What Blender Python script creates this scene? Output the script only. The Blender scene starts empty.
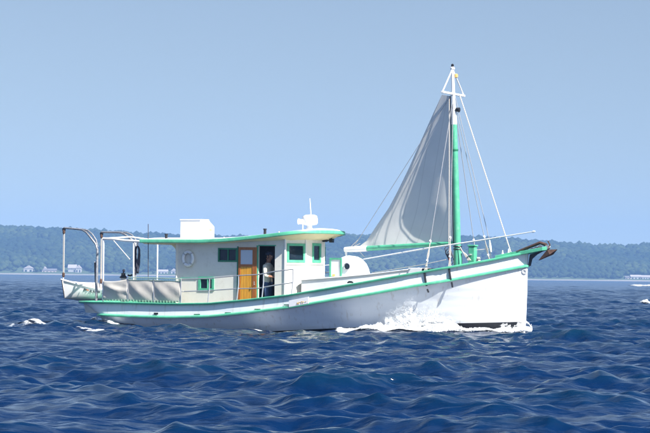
import bpy, math, random
import numpy as np
from math import sin, cos, pi, radians, sqrt
from mathutils import Vector, Matrix, noise as mnoise

random.seed(7)
rng = np.random.default_rng(11)
S = bpy.context.scene
C = S.collection

# ------------------------------------------------------------------ camera, world, sun, exposure
F_PX = 2240.0                 # focal length in pixels of a 650 px wide frame
CAM_H = 1.9
ROLL = radians(0.63)
HZ = 276.2                    # row of the horizon in the middle of the frame
cam_d = bpy.data.cameras.new('camera')
cam = bpy.data.objects.new('camera', cam_d)
C.objects.link(cam)
cam_d.sensor_width = 36
cam_d.lens = 36 * F_PX / 650
cam_d.shift_y = (HZ - 216.5) / 650
cam_d.clip_start = 0.5
cam_d.clip_end = 12000
cam.matrix_world = Matrix.Translation((0, 0, CAM_H)) @ Matrix.Rotation(pi / 2, 4, 'X') @ Matrix.Rotation(ROLL, 4, 'Z')
S.camera = cam

TH = radians(28)              # heading of the boat, bow turned towards the camera
BOAT = Vector((0, 80, 0))
sl = Vector((0.68, -0.205, 0.70)).normalized()                       # towards the sun, boat frame (fore, port, up)
sun_dir = Matrix.Rotation(-TH, 3, 'Z') @ sl

world = bpy.data.worlds.new('World')
S.world = world
world.use_nodes = True
wn = world.node_tree.nodes
wl = world.node_tree.links
wn.clear()
sky = wn.new('ShaderNodeTexSky')
sky.sky_type = 'NISHITA'
sky.sun_disc = False
sky.sun_elevation = math.asin(sun_dir.z)
sky.sun_rotation = math.atan2(sun_dir.x, sun_dir.y)
sky.altitude = 0
sky.air_density = 1.0
sky.dust_density = 0.3
sky.ozone_density = 3.0
bg = wn.new('ShaderNodeBackground')
bg.inputs['Strength'].default_value = 0.078
wo = wn.new('ShaderNodeOutputWorld')
tc_ = wn.new('ShaderNodeTexCoord')
va = wn.new('ShaderNodeVectorMath'); va.operation = 'ADD'; va.inputs[1].default_value = (0, 0, 0.15)     # very clear air: a thin pale band at the horizon
vn = wn.new('ShaderNodeVectorMath'); vn.operation = 'NORMALIZE'
wl.new(tc_.outputs['Generated'], va.inputs[0]); wl.new(va.outputs[0], vn.inputs[0]); wl.new(vn.outputs[0], sky.inputs['Vector'])
tint = wn.new('ShaderNodeMixRGB'); tint.blend_type = 'MULTIPLY'; tint.inputs[0].default_value = 1; tint.inputs[2].default_value = (1.27, 1.03, 0.82, 1)
sz_ = wn.new('ShaderNodeSeparateXYZ'); wl.new(tc_.outputs['Generated'], sz_.inputs[0])
hz_f = wn.new('ShaderNodeMapRange'); hz_f.interpolation_type = 'SMOOTHSTEP'          # summer haze pales the low sky, the sky overhead stays blue
hz_f.inputs['From Min'].default_value = 0.08; hz_f.inputs['From Max'].default_value = 0.45
hz_f.inputs['To Min'].default_value = 1.0; hz_f.inputs['To Max'].default_value = 0.0
wl.new(sz_.outputs['Z'], hz_f.inputs['Value']); wl.new(hz_f.outputs[0], tint.inputs[0])
wl.new(sky.outputs[0], tint.inputs[1]); wl.new(tint.outputs[0], bg.inputs['Color'])
wl.new(bg.outputs[0], wo.inputs['Surface'])

sun_d = bpy.data.lights.new('sun', 'SUN')
sun_d.energy = 5.0
sun_d.angle = radians(0.53)
sun_d.color = (1.0, 0.965, 0.90)
sun = bpy.data.objects.new('sun', sun_d)
C.objects.link(sun)
sun.location = (200, -100, 300)
sun.rotation_mode = 'QUATERNION'
sun.rotation_quaternion = sun_dir.to_track_quat('Z', 'Y')

S.view_settings.view_transform = 'Standard'
S.view_settings.look = 'None'
S.view_settings.exposure = 1.1
S.view_settings.gamma = 1.0
S.cycles.volume_bounces = 0
S.cycles.max_bounces = 8

# ------------------------------------------------------------------ materials
def new_mat(name):
    m = bpy.data.materials.new(name)
    m.use_nodes = True
    nt = m.node_tree
    return m, nt.nodes, nt.links, nt.nodes['Principled BSDF']

def paint(name, col, rough=0.4, var=0.06, scale=6.0, bump=0.0, bscale=40, metal=0.0, spec=0.5, dirt=None, dirt_amt=0.0, stretch=(1, 1, 1)):
    m, n, l, b = new_mat(name)
    tc = n.new('ShaderNodeTexCoord')
    mp = n.new('ShaderNodeMapping')
    mp.inputs['Scale'].default_value = stretch
    l.new(tc.outputs['Object'], mp.inputs['Vector'])
    nz = n.new('ShaderNodeTexNoise')
    nz.inputs['Scale'].default_value = scale
    nz.inputs['Detail'].default_value = 5
    l.new(mp.outputs[0], nz.inputs['Vector'])
    r = n.new('ShaderNodeValToRGB')
    r.color_ramp.elements[0].position = 0.3
    r.color_ramp.elements[1].position = 0.7
    r.color_ramp.elements[0].color = [max(0, c * (1 - var)) for c in col] + [1]
    r.color_ramp.elements[1].color = [min(1, c * (1 + var)) for c in col] + [1]
    l.new(nz.outputs[0], r.inputs[0])
    out = r.outputs[0]
    if dirt:
        n2 = n.new('ShaderNodeTexNoise')
        n2.inputs['Scale'].default_value = scale * 2.3
        n2.inputs['Detail'].default_value = 8
        n2.inputs['Roughness'].default_value = 0.7
        l.new(mp.outputs[0], n2.inputs['Vector'])
        r2 = n.new('ShaderNodeValToRGB')
        r2.color_ramp.elements[0].position = 0.52
        r2.color_ramp.elements[1].position = 0.72
        r2.color_ramp.elements[0].color = (0, 0, 0, 1)
        r2.color_ramp.elements[1].color = (dirt_amt,) * 3 + (1,)
        l.new(n2.outputs[0], r2.inputs[0])
        mx = n.new('ShaderNodeMixRGB')
        mx.inputs[2].default_value = list(dirt) + [1]
        l.new(r2.outputs[0], mx.inputs[0])
        l.new(out, mx.inputs[1])
        out = mx.outputs[0]
    l.new(out, b.inputs['Base Color'])
    b.inputs['Roughness'].default_value = rough
    b.inputs['Metallic'].default_value = metal
    b.inputs['Specular IOR Level'].default_value = spec
    if bump:
        n3 = n.new('ShaderNodeTexNoise')
        n3.inputs['Scale'].default_value = bscale
        n3.inputs['Detail'].default_value = 4
        l.new(mp.outputs[0], n3.inputs['Vector'])
        bp = n.new('ShaderNodeBump')
        bp.inputs['Strength'].default_value = 1
        bp.inputs['Distance'].default_value = bump
        l.new(n3.outputs[0], bp.inputs['Height'])
        l.new(bp.outputs[0], b.inputs['Normal'])
    return m

M = {}
M['white'] = paint('white_paint', (0.80, 0.80, 0.79), 0.42, 0.03, 2.0, dirt=(0.55, 0.50, 0.42), dirt_amt=0.25, bump=0.002, bscale=9)
M['cabin_white'] = paint('cabin_white_paint', (0.82, 0.785, 0.70), 0.5, 0.03, 2.0, dirt=(0.50, 0.44, 0.34), dirt_amt=0.3, bump=0.002, bscale=9)
M['cream'] = paint('cream_paint', (0.80, 0.70, 0.42), 0.5, 0.06, 3.0)
M['green'] = paint('green_paint', (0.085, 0.41, 0.245), 0.4, 0.15, 3.0, dirt=(0.30, 0.55, 0.42), dirt_amt=0.4)
M['green_dark'] = paint('dark_green_paint', (0.02, 0.20, 0.10), 0.45, 0.15, 5.0)
M['orange'] = paint('varnished_wood', (0.72, 0.34, 0.03), 0.3, 0.18, 5.0, stretch=(6, 6, 0.5), dirt=(0.36, 0.13, 0.01), dirt_amt=0.5)
M['orange_frame'] = paint('dark_varnished_wood', (0.38, 0.12, 0.02), 0.3, 0.2, 5.0, stretch=(6, 6, 0.5))
M['steel'] = paint('weathered_steel', (0.36, 0.36, 0.37), 0.35, 0.3, 14.0, metal=0.5, dirt=(0.17, 0.13, 0.12), dirt_amt=0.6)
M['bright_steel'] = paint('bright_steel', (0.55, 0.55, 0.56), 0.3, 0.1, 8.0, metal=0.6)
M['rust'] = paint('rusty_iron', (0.075, 0.038, 0.026), 0.75, 0.4, 9.0, dirt=(0.17, 0.085, 0.045), dirt_amt=0.6)
M['black'] = paint('black_paint', (0.015, 0.015, 0.018), 0.4, 0.2, 8.0)
M['rubber'] = paint('black_rubber', (0.03, 0.03, 0.035), 0.7, 0.2, 8.0)
M['rope'] = paint('pale_rope', (0.62, 0.57, 0.50), 0.85, 0.15, 60.0)
M['wire'] = paint('rigging_wire', (0.42, 0.42, 0.43), 0.4, 0.15, 20.0, metal=0.3)
M['dark_rope'] = paint('dark_rope', (0.06, 0.06, 0.08), 0.85, 0.3, 30.0)
M['deck'] = paint('grey_deck_paint', (0.42, 0.43, 0.42), 0.7, 0.08, 4.0)
M['plastic'] = paint('white_plastic', (0.82, 0.82, 0.82), 0.35, 0.02, 2.0)
M['grey_plastic'] = paint('grey_plastic', (0.50, 0.50, 0.51), 0.4, 0.04, 3.0)
M['shade_lining'] = paint('shaded_cabin_lining', (0.05, 0.035, 0.03), 0.7, 0.2, 3.0)  # dark colour stands for the shade of the unlit interior
M['gold'] = paint('gold_paint', (0.72, 0.46, 0.14), 0.45, 0.2, 10.0)
M['letter'] = paint('dark_letter_paint', (0.06, 0.09, 0.10), 0.5, 0.2, 10.0)
M['navy'] = paint('navy_cloth', (0.02, 0.025, 0.05), 0.9, 0.3, 20.0)
M['red'] = paint('red_paint', (0.45, 0.04, 0.03), 0.5, 0.1, 8.0)
M['sand_'] = paint('pale_beach_sand', (0.50, 0.47, 0.42), 0.95, 0.15, 0.02)
M['house_white'] = paint('white_house_wall', (0.42, 0.41, 0.40), 0.7, 0.03, 0.3)
M['house_tan'] = paint('tan_house_wall', (0.55, 0.45, 0.40), 0.7, 0.05, 0.3)
M['house_roof'] = paint('grey_roof', (0.16, 0.15, 0.16), 0.8, 0.15, 0.6)
M['house_roof_pale'] = paint('pale_roof', (0.36, 0.33, 0.32), 0.8, 0.1, 0.6)
M['house_window'] = paint('dark_house_window', (0.02, 0.03, 0.04), 0.15, 0.1, 1)
M['skin'] = paint('skin', (0.36, 0.17, 0.10), 0.55, 0.06, 10)
M['shirt'] = paint('pale_shirt_cloth', (0.62, 0.59, 0.50), 0.9, 0.06, 12, bump=0.004, bscale=25)
M['jeans'] = paint('blue_denim', (0.035, 0.07, 0.16), 0.9, 0.15, 15, bump=0.003, bscale=40)
M['shoe'] = paint('dark_shoe', (0.03, 0.03, 0.03), 0.6, 0.1, 10)
M['hair'] = paint('dark_hair', (0.02, 0.015, 0.012), 0.7, 0.2, 30)
M['cap'] = paint('dark_cap_cloth', (0.03, 0.035, 0.06), 0.9, 0.1, 20)

def glass_mat():
    m, n, l, b = new_mat('window_glass')
    b.inputs['Base Color'].default_value = (0.015, 0.03, 0.05, 1)
    b.inputs['Roughness'].default_value = 0.06
    b.inputs['Alpha'].default_value = 0.55
    nz = n.new('ShaderNodeTexNoise'); nz.inputs['Scale'].default_value = 2.0
    bp = n.new('ShaderNodeBump'); bp.inputs['Distance'].default_value = 0.004
    l.new(nz.outputs[0], bp.inputs['Height']); l.new(bp.outputs[0], b.inputs['Normal'])
    return m
M['glass'] = glass_mat()
def pale_glass():
    m, n, l, b = new_mat('pale_pane_glass')
    b.inputs['Base Color'].default_value = (0.55, 0.60, 0.68, 1)
    b.inputs['Roughness'].default_value = 0.2
    return m
M['pale_glass'] = pale_glass()

def cloth_mat(name, col, trans, fac, wr=0.01, scale=3.0):
    m, n, l, b = new_mat(name)
    b.inputs['Base Color'].default_value = (*col, 1)
    b.inputs['Roughness'].default_value = 0.9
    b.inputs['Specular IOR Level'].default_value = 0.1
    tc = n.new('ShaderNodeTexCoord')
    nz = n.new('ShaderNodeTexNoise'); nz.inputs['Scale'].default_value = scale; nz.inputs['Detail'].default_value = 6
    l.new(tc.outputs['Object'], nz.inputs['Vector'])
    bp = n.new('ShaderNodeBump'); bp.inputs['Distance'].default_value = wr
    l.new(nz.outputs[0], bp.inputs['Height'])
    l.new(bp.outputs[0], b.inputs['Normal'])
    rp = n.new('ShaderNodeValToRGB')
    rp.color_ramp.elements[0].position = 0.35; rp.color_ramp.elements[1].position = 0.7
    rp.color_ramp.elements[0].color = [c * 0.88 for c in col] + [1]
    rp.color_ramp.elements[1].color = list(col) + [1]
    l.new(nz.outputs[0], rp.inputs[0]); l.new(rp.outputs[0], b.inputs['Base Color'])
    if name == 'sail_cloth':          # sewn cloths: thin seams running down the sail, parallel to the leech
        mpx = n.new('ShaderNodeMapping'); mpx.inputs['Rotation'].default_value = (0, radians(-14), 0)
        l.new(tc.outputs['Object'], mpx.inputs['Vector'])
        sx = n.new('ShaderNodeSeparateXYZ'); l.new(mpx.outputs[0], sx.inputs[0])
        m1 = n.new('ShaderNodeMath'); m1.operation = 'MULTIPLY'; m1.inputs[1].default_value = 2.3; l.new(sx.outputs['X'], m1.inputs[0])
        m2 = n.new('ShaderNodeMath'); m2.operation = 'FRACT'; l.new(m1.outputs[0], m2.inputs[0])
        m3 = n.new('ShaderNodeMath'); m3.operation = 'LESS_THAN'; m3.inputs[1].default_value = 0.055; l.new(m2.outputs[0], m3.inputs[0])
        mm = n.new('ShaderNodeMixRGB'); mm.inputs[2].default_value = (0.60, 0.58, 0.54, 1)
        l.new(m3.outputs[0], mm.inputs[0]); l.new(rp.outputs[0], mm.inputs[1]); l.new(mm.outputs[0], b.inputs['Base Color'])
    tr = n.new('ShaderNodeBsdfTranslucent'); tr.inputs['Color'].default_value = (*trans, 1)
    mx = n.new('ShaderNodeMixShader'); mx.inputs[0].default_value = fac
    l.new(b.outputs[0], mx.inputs[1]); l.new(tr.outputs[0], mx.inputs[2])
    l.new(mx.outputs[0], n['Material Output'].inputs['Surface'])
    return m
M['sail'] = cloth_mat('sail_cloth', (0.86, 0.84, 0.79), (0.93, 0.90, 0.84), 0.48, 0.02, 1.2)
M['dodger'] = cloth_mat('canvas_weather_cloth', (0.78, 0.745, 0.68), (0.76, 0.72, 0.65), 0.34, 0.02, 2.5)

# ------------------------------------------------------------------ mesh helpers
def link(ob, parent=None):
    C.objects.link(ob)
    if parent is not None:
        ob.parent = parent
    return ob

class MB:
    def __init__(self):
        self.v = []; self.f = []; self.mi = []
    def add(self, vs, fs, mi=0):
        o = len(self.v)
        self.v += [tuple(p) for p in vs]
        for f in fs:
            self.f.append(tuple(o + i for i in f)); self.mi.append(mi)
        return self
    def box(self, a, b, mi=0):
        x0, y0, z0 = a; x1, y1, z1 = b
        return self.add([(x0, y0, z0), (x1, y0, z0), (x1, y1, z0), (x0, y1, z0), (x0, y0, z1), (x1, y0, z1), (x1, y1, z1), (x0, y1, z1)],
                        [(0, 3, 2, 1), (4, 5, 6, 7), (0, 1, 5, 4), (1, 2, 6, 5), (2, 3, 7, 6), (3, 0, 4, 7)], mi)
    def hexa(self, bottom, top, mi=0):
        vs = list(bottom) + list(top)
        return self.add(vs, [(3, 2, 1, 0), (4, 5, 6, 7), (0, 1, 5, 4), (1, 2, 6, 5), (2, 3, 7, 6), (3, 0, 4, 7)], mi)
    def tube(self, pts, r, seg=8, mi=0, closed=False):
        pts = [Vector(p) for p in pts]
        n = len(pts)
        rr = r if isinstance(r, (list, tuple)) else [r] * n
        rings = []
        up = Vector((0, 0, 1))
        prev = None
        for i, p in enumerate(pts):
            if closed:
                t = pts[(i + 1) % n] - pts[i - 1]
            else:
                t = (pts[min(i + 1, n - 1)] - pts[max(i - 1, 0)])
            t.normalize()
            if prev is None:
                a = Vector((0, 1, 0)) if abs(t.y) < 0.9 else Vector((1, 0, 0))
                u = (a - t * a.dot(t)).normalized()
            else:
                u = (prev - t * prev.dot(t)).normalized()
            prev = u
            w = t.cross(u)
            rings.append([p + (u * cos(2 * pi * k / seg) + w * sin(2 * pi * k / seg)) * rr[i] for k in range(seg)])
        vs = [q for ring in rings for q in ring]
        fs = []
        m = n if closed else n - 1
        for i in range(m):
            j = (i + 1) % n
            for k in range(seg):
                k2 = (k + 1) % seg
                fs.append((i * seg + k, i * seg + k2, j * seg + k2, j * seg + k))
        if not closed:
            fs.append(tuple(range(seg))[::-1]); fs.append(tuple((n - 1) * seg + k for k in range(seg)))
        return self.add(vs, fs, mi)
    def lathe(self, prof, center, axis=(0, 0, 1), seg=16, mi=0):
        ax = Vector(axis).normalized()
        a = Vector((1, 0, 0)) if abs(ax.x) < 0.9 else Vector((0, 1, 0))
        u = (a - ax * a.dot(ax)).normalized(); w = ax.cross(u); c = Vector(center)
        vs = []; fs = []
        for (r, z) in prof:
            for k in range(seg):
                an = 2 * pi * k / seg
                vs.append(c + ax * z + (u * cos(an) + w * sin(an)) * r)
        for i in range(len(prof) - 1):
            for k in range(seg):
                k2 = (k + 1) % seg
                fs.append((i * seg + k, i * seg + k2, (i + 1) * seg + k2, (i + 1) * seg + k))
        fs.append(tuple(range(seg))[::-1]); fs.append(tuple((len(prof) - 1) * seg + k for k in range(seg)))
        return self.add(vs, fs, mi)
    def grid(self, rows, mi=0, close_u=False):
        n = len(rows); m = len(rows[0]); vs = [p for r in rows for p in r]; fs = []
        for i in range(n - 1):
            for j in range(m if close_u else m - 1):
                j2 = (j + 1) % m
                fs.append((i * m + j, i * m + j2, (i + 1) * m + j2, (i + 1) * m + j))
        return self.add(vs, fs, mi)
    def build(self, name, mats, parent=None, smooth=False, bevel=0.0, solid=0.0, angle=35):
        me = bpy.data.meshes.new(name)
        me.from_pydata([tuple(p) for p in self.v], [], self.f)
        if not isinstance(mats, (list, tuple)):
            mats = [mats]
        for m in mats:
            me.materials.append(m)
        if len(mats) > 1:
            me.polygons.foreach_set('material_index', self.mi)
        if smooth:
            me.polygons.foreach_set('use_smooth', [True] * len(me.polygons))
            if angle < 180:
                me.set_sharp_from_angle(angle=radians(angle))
        me.update()
        ob = bpy.data.objects.new(name, me)
        link(ob, parent)
        if solid:
            md = ob.modifiers.new('solid', 'SOLIDIFY'); md.thickness = solid; md.offset = 0
        if bevel:
            md = ob.modifiers.new('bevel', 'BEVEL'); md.width = bevel; md.segments = 2; md.limit_method = 'ANGLE'
        return ob

def np_mesh(name, verts, faces, mats, smooth=True, parent=None, mi=None):
    me = bpy.data.meshes.new(name)
    verts = np.asarray(verts, dtype=np.float32); faces = np.asarray(faces, dtype=np.int32)
    k = faces.shape[1]
    me.vertices.add(len(verts)); me.vertices.foreach_set('co', verts.ravel())
    me.loops.add(faces.size); me.loops.foreach_set('vertex_index', faces.ravel())
    me.polygons.add(len(faces))
    me.polygons.foreach_set('loop_start', np.arange(0, faces.size, k, dtype=np.int32))
    me.polygons.foreach_set('loop_total', np.full(len(faces), k, dtype=np.int32))
    if smooth:
        me.polygons.foreach_set('use_smooth', np.ones(len(faces), dtype=bool))
    for m in (mats if isinstance(mats, (list, tuple)) else [mats]):
        me.materials.append(m)
    if mi is not None:
        me.polygons.foreach_set('material_index', np.asarray(mi, dtype=np.int32))
    me.update(calc_edges=True)
    me.validate()
    ob = bpy.data.objects.new(name, me)
    return link(ob, parent)

def tag(o, label=None, cat=None, group=None, kind=None):
    if label: o['label'] = label
    if cat: o['category'] = cat
    if group: o['group'] = group
    if kind: o['kind'] = kind
    return o

def empty(name, loc=(0, 0, 0), rz=0.0):
    o = bpy.data.objects.new(name, None)
    o.location = loc; o.rotation_euler = (0, 0, rz)
    o.empty_display_size = 0.3
    C.objects.link(o)
    return o

# ------------------------------------------------------------------ where things stand (survey of the photograph)
ct, st = cos(TH), sin(TH)
cr, sr = cos(ROLL), sin(ROLL)
def P(px, py, Y):
    """boat-frame point seen at (px, py) lying on the fore-and-aft plane Y"""
    u = (px - 325) / F_PX; v = (HZ - py) / F_PX
    k = u * cr - v * sr; q = u * sr + v * cr
    X = (k * (BOAT.y + Y * ct) - BOAT.x - Y * st) / (ct + k * st)
    dy = BOAT.y - X * st + Y * ct
    return Vector((X, Y, CAM_H + q * dy))
def XP(px, Y, py=285):
    return P(px, py, Y).x
def proj(X, Y, Z):
    dx = BOAT.x + X * ct + Y * st; dy = BOAT.y - X * st + Y * ct; dz = Z - CAM_H
    return 325 + F_PX * (dx * cr + dz * sr) / dy, HZ - F_PX * (-dx * sr + dz * cr) / dy
def ZP(X, Y, curve):
    """height of the boat-frame point over (X, Y) that the curve px -> py shows"""
    z = 1.5
    for _ in range(4):
        px, _y = proj(X, Y, z)
        py = float(np.interp(px, curve[0], curve[1]))
        dx = BOAT.x + X * ct + Y * st; dy = BOAT.y - X * st + Y * ct
        v = (HZ - py) / F_PX
        z = CAM_H + (v * dy + dx * sr) / cr
    return z
def W(px, py):
    """point of the mean water plane in the world"""
    u = (px - 325) / F_PX; v = (HZ - py) / F_PX
    k = u * cr - v * sr; q = u * sr + v * cr
    dy = -CAM_H / q
    return k * dy, dy

def curve(*pts):
    a = np.array(pts, dtype=float)
    return a[:, 0], a[:, 1]
CAP = curve((60, 301.6), (82, 302), (105, 302.3), (130, 302.8), (160, 303.6), (180, 303.8), (210, 303.4), (250, 299.6), (290, 295), (330, 288.2), (370, 281.2), (410, 274), (450, 267), (490, 259.9), (527, 252.2), (550, 247.8))
RUB = curve((60, 313), (99, 314.8), (130, 316.2), (170, 317.2), (210, 316.2), (250, 312.3), (290, 307), (330, 300.2), (370, 294), (410, 286.6), (450, 280), (490, 272.6), (527, 265.6), (550, 261))
BOOT = curve((60, 342), (106, 338), (240, 332.8), (290, 330.3), (340, 328), (400, 325.4), (460, 323.2), (507, 322.1), (530, 321.5), (550, 321))

# half breadths along the hull, per level: stern centre, stern radius, breadth curve, stem X
def breadth(X, lev):
    kx = [-11, -8.8, -7.5, -5.5, -3, 0, 2, 4, 5.4, 6.5, 7.3, 7.8, 8.2]
    cap = [1.75, 1.85, 1.98, 2.08, 2.14, 2.12, 2.02, 1.78, 1.45, 1.02, 0.58, 0.25, 0.0]
    return float(np.interp(X, kx, cap))
XB = [XP(527.5, 0, 253), XP(526.5, 0, 266), XP(526, 0, 290), XP(524.8, 0, 322), XP(522, 0, 335)]     # stem per level
XC = [-8.66, -8.02, -7.92, -7.72, -7.0]            # where the stern rounding begins
RC = [1.22, 0.92, 0.80, 0.75, 0.6]
def half(X, lev):
    """half breadth of level at X"""
    xb = XB[lev]
    f = [1.0, 1.0, 0.93, 0.84, 0.45][lev]
    t = min(1.0, max(0.0, (X + 9) / (xb + 9)))
    # full-bodied in the middle, fine at the stem
    xx = X + (XB[0] - xb)
    b = breadth(xx, lev)
    e = [1.0, 1.028, 0.92, 0.80, 0.5][lev]
    fore = max(0.0, (X - 2.5) / (xb - 2.5))
    g = e * (1 - [0, 0.02, 0.14, 0.30, 0.5][lev] * fore ** 1.2)
    b = b * g
    # close to zero at the stem
    d = (xb - X)
    lim = 0.035 + [0.62, 0.60, 0.46, 0.36, 0.25][lev] * max(0, d) ** 0.93
    b = min(b, lim)
    if X < XC[lev]:
        q = min(1.0, (XC[lev] - X) / RC[lev])
        b *= sqrt(max(0.0, 1 - q * q)) ** 0.85
    return b

NS = 130
ts = [0.5 - 0.5 * cos(pi * i / (NS - 1)) for i in range(NS)]
def level_xs(lev):
    x0 = XC[lev] - RC[lev]; x1 = XB[lev]
    return [x0 + (x1 - x0) * t for t in ts]
def zlev(X, lev):
    Xe = max(X, XC[lev])
    if lev == 4: return -0.75
    c = {0: CAP, 1: RUB, 3: BOOT}.get(lev)
    if lev == 2:
        a = ZP(Xe, -half(Xe, 1), RUB); b = ZP(Xe, -half(Xe, 3), BOOT)
        return a * 0.55 + b * 0.45
    return ZP(Xe, -half(Xe, lev), c)
LV = []
for lev in range(5):
    LV.append([(X, half(X, lev), zlev(X, lev)) for X in level_xs(lev)])
def cap_at(X):
    return half(X, 0), zlev(X, 0)

# ------------------------------------------------------------------ water
NW = 84
lam = np.exp(np.linspace(np.log(0.28), np.log(9.0), NW)) * (1 + 0.12 * rng.standard_normal(NW) * 0.5)
kk = 2 * pi / lam
ang = radians(-102) + rng.standard_normal(NW) * np.interp(lam, [0.4, 13], [1.0, 0.42])
kxv = kk * np.cos(ang); kyv = kk * np.sin(ang)
eps = 0.0335 * np.interp(np.log(lam), [np.log(0.28), np.log(0.7), np.log(1.9), np.log(9.0)], [0.95, 1.50, 1.15, 0.36])
amp = eps / kk
ph = rng.uniform(0, 2 * pi, NW)
def sea_disp(x, y, cut=None):
    dx = np.zeros_like(x); dy = np.zeros_like(x); dz = np.zeros_like(x)
    # gusts: patches of rougher and calmer water
    g = 1 + 0.30 * np.sin(x * 0.17 + y * 0.08 + 1.3) * np.sin(y * 0.13 - x * 0.05) + 0.28 * np.sin(x * 0.61 - y * 0.43) * np.sin(x * 0.23 + y * 0.71 + 0.7)
    for i in range(NW):
        a = amp[i] * g
        if cut is not None:
            a = a * np.clip((lam[i] / cut - 0.9) / 0.9, 0, 1)
        p = kxv[i] * x + kyv[i] * y + ph[i]
        c_ = np.cos(p) * a; s_ = np.sin(p) * a
        q = 0.55
        dx -= q * s_ * kxv[i] / kk[i]; dy -= q * s_ * kyv[i] / kk[i]; dz += c_
    # the boat's own waves: raised water at the bow, a hollow behind it, a wake
    bx = (x - BOAT.x) * ct - (y - BOAT.y) * st
    by = (x - BOAT.x) * st + (y - BOAT.y) * ct
    near = np.exp(-((np.abs(by) - 1.0) / 1.5) ** 2)
    dz += near * (0.07 * np.exp(-((bx - 6.6) / 1.7) ** 2) - 0.15 * np.exp(-((bx + 0.5) / 2.6) ** 2) + 0.10 * np.exp(-((bx + 7.5) / 1.4) ** 2) - 0.10 * np.exp(-((bx + 4) / 1.8) ** 2))
    return dx, dy, dz
def sea_pt(x, y, lift=0.0):
    x = np.atleast_1d(np.asarray(x, float)); y = np.atleast_1d(np.asarray(y, float))
    a, b, c = sea_disp(x, y)
    return np.stack([x + a, y + b, c + lift], axis=1)

rows = [17.0]
while rows[-1] < 150: rows.append(rows[-1] * 1.0023)
while rows[-1] < 2600: rows.append(rows[-1] * (1 + min(0.02, 0.0023 * (rows[-1] / 150) ** 0.8)))
rows += [2800, 3100, 3400]
rows = np.array(rows)
inner = np.array([0.6, 4, 9, 13, 15.5])
rows = np.concatenate([inner, rows])
fine = np.linspace(-radians(12.5), radians(12.5), 580)
coarse_r = np.linspace(radians(12.5), 2 * pi - radians(12.5), 60)[1:-1]
az = np.concatenate([fine, coarse_r])
R_, A_ = np.meshgrid(rows, az, indexing='ij')
x = R_ * np.sin(A_); y = R_ * np.cos(A_)
dr = np.gradient(rows)[:, None] * np.ones_like(A_)
cut = np.maximum(dr, R_ * 0.00075)
cut[:, 580:] = np.maximum(cut[:, 580:], R_[:, 580:] * 0.1)
cut[:5] = 3.0
dx, dy, dz = sea_disp(x, y, cut)
edge = np.clip((radians(12.5) - np.abs(np.where(A_ > pi, A_ - 2 * pi, A_))) / radians(0.5), 0, 1)
dz *= np.where(A_ <= radians(12.51), 1, 1)
V = np.stack([x + dx, y + dy, dz], axis=-1)
nr, na = A_.shape
idx = np.arange(nr * na).reshape(nr, na)
nx = np.roll(idx, -1, axis=1)
Fq = np.stack([idx[:-1], idx[1:], nx[1:], nx[:-1]], axis=-1).reshape(-1, 4)[:, ::-1]
verts = V.reshape(-1, 3)
def sea_mat():
    m, n, l, b = new_mat('sea_water')
    b.inputs['Base Color'].default_value = (0.0045, 0.030, 0.072, 1)
    b.inputs['Roughness'].default_value = 0.14
    b.inputs['IOR'].default_value = 1.333
    geo = n.new('ShaderNodeNewGeometry')
    hs = None
    for sc, di, st_ in ((0.22, 0.40, (1, 1.6, 1)), (0.7, 0.21, (1, 1.7, 1)), (2.4, 0.036, (1, 1.9, 1)), (7.0, 0.006, (1, 2.0, 1))):
        mp = n.new('ShaderNodeMapping'); mp.inputs['Scale'].default_value = st_
        l.new(geo.outputs['Position'], mp.inputs['Vector'])
        nz = n.new('ShaderNodeTexNoise'); nz.inputs['Scale'].default_value = sc / 3.0; nz.inputs['Detail'].default_value = 4
        nz.inputs['Roughness'].default_value = 0.6
        l.new(mp.outputs[0], nz.inputs['Vector'])
        bp = n.new('ShaderNodeBump'); bp.inputs['Distance'].default_value = di * 3
        l.new(nz.outputs[0], bp.inputs['Height'])
        if hs is not None: l.new(hs, bp.inputs['Normal'])
        hs = bp.outputs[0]
    l.new(hs, b.inputs['Normal'])
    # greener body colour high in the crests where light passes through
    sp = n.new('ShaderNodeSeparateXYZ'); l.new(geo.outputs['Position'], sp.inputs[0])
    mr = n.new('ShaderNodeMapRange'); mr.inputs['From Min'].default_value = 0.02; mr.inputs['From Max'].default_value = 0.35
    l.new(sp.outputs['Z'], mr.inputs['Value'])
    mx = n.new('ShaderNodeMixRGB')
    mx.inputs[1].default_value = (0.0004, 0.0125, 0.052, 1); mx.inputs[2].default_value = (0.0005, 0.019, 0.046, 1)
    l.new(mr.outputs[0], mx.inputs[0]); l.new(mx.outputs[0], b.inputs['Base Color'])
    return m
M['sea'] = sea_mat()
sea = np_mesh('sea', verts, Fq, M['sea'])
tag(sea, 'deep blue choppy sea', kind='structure')

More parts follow.
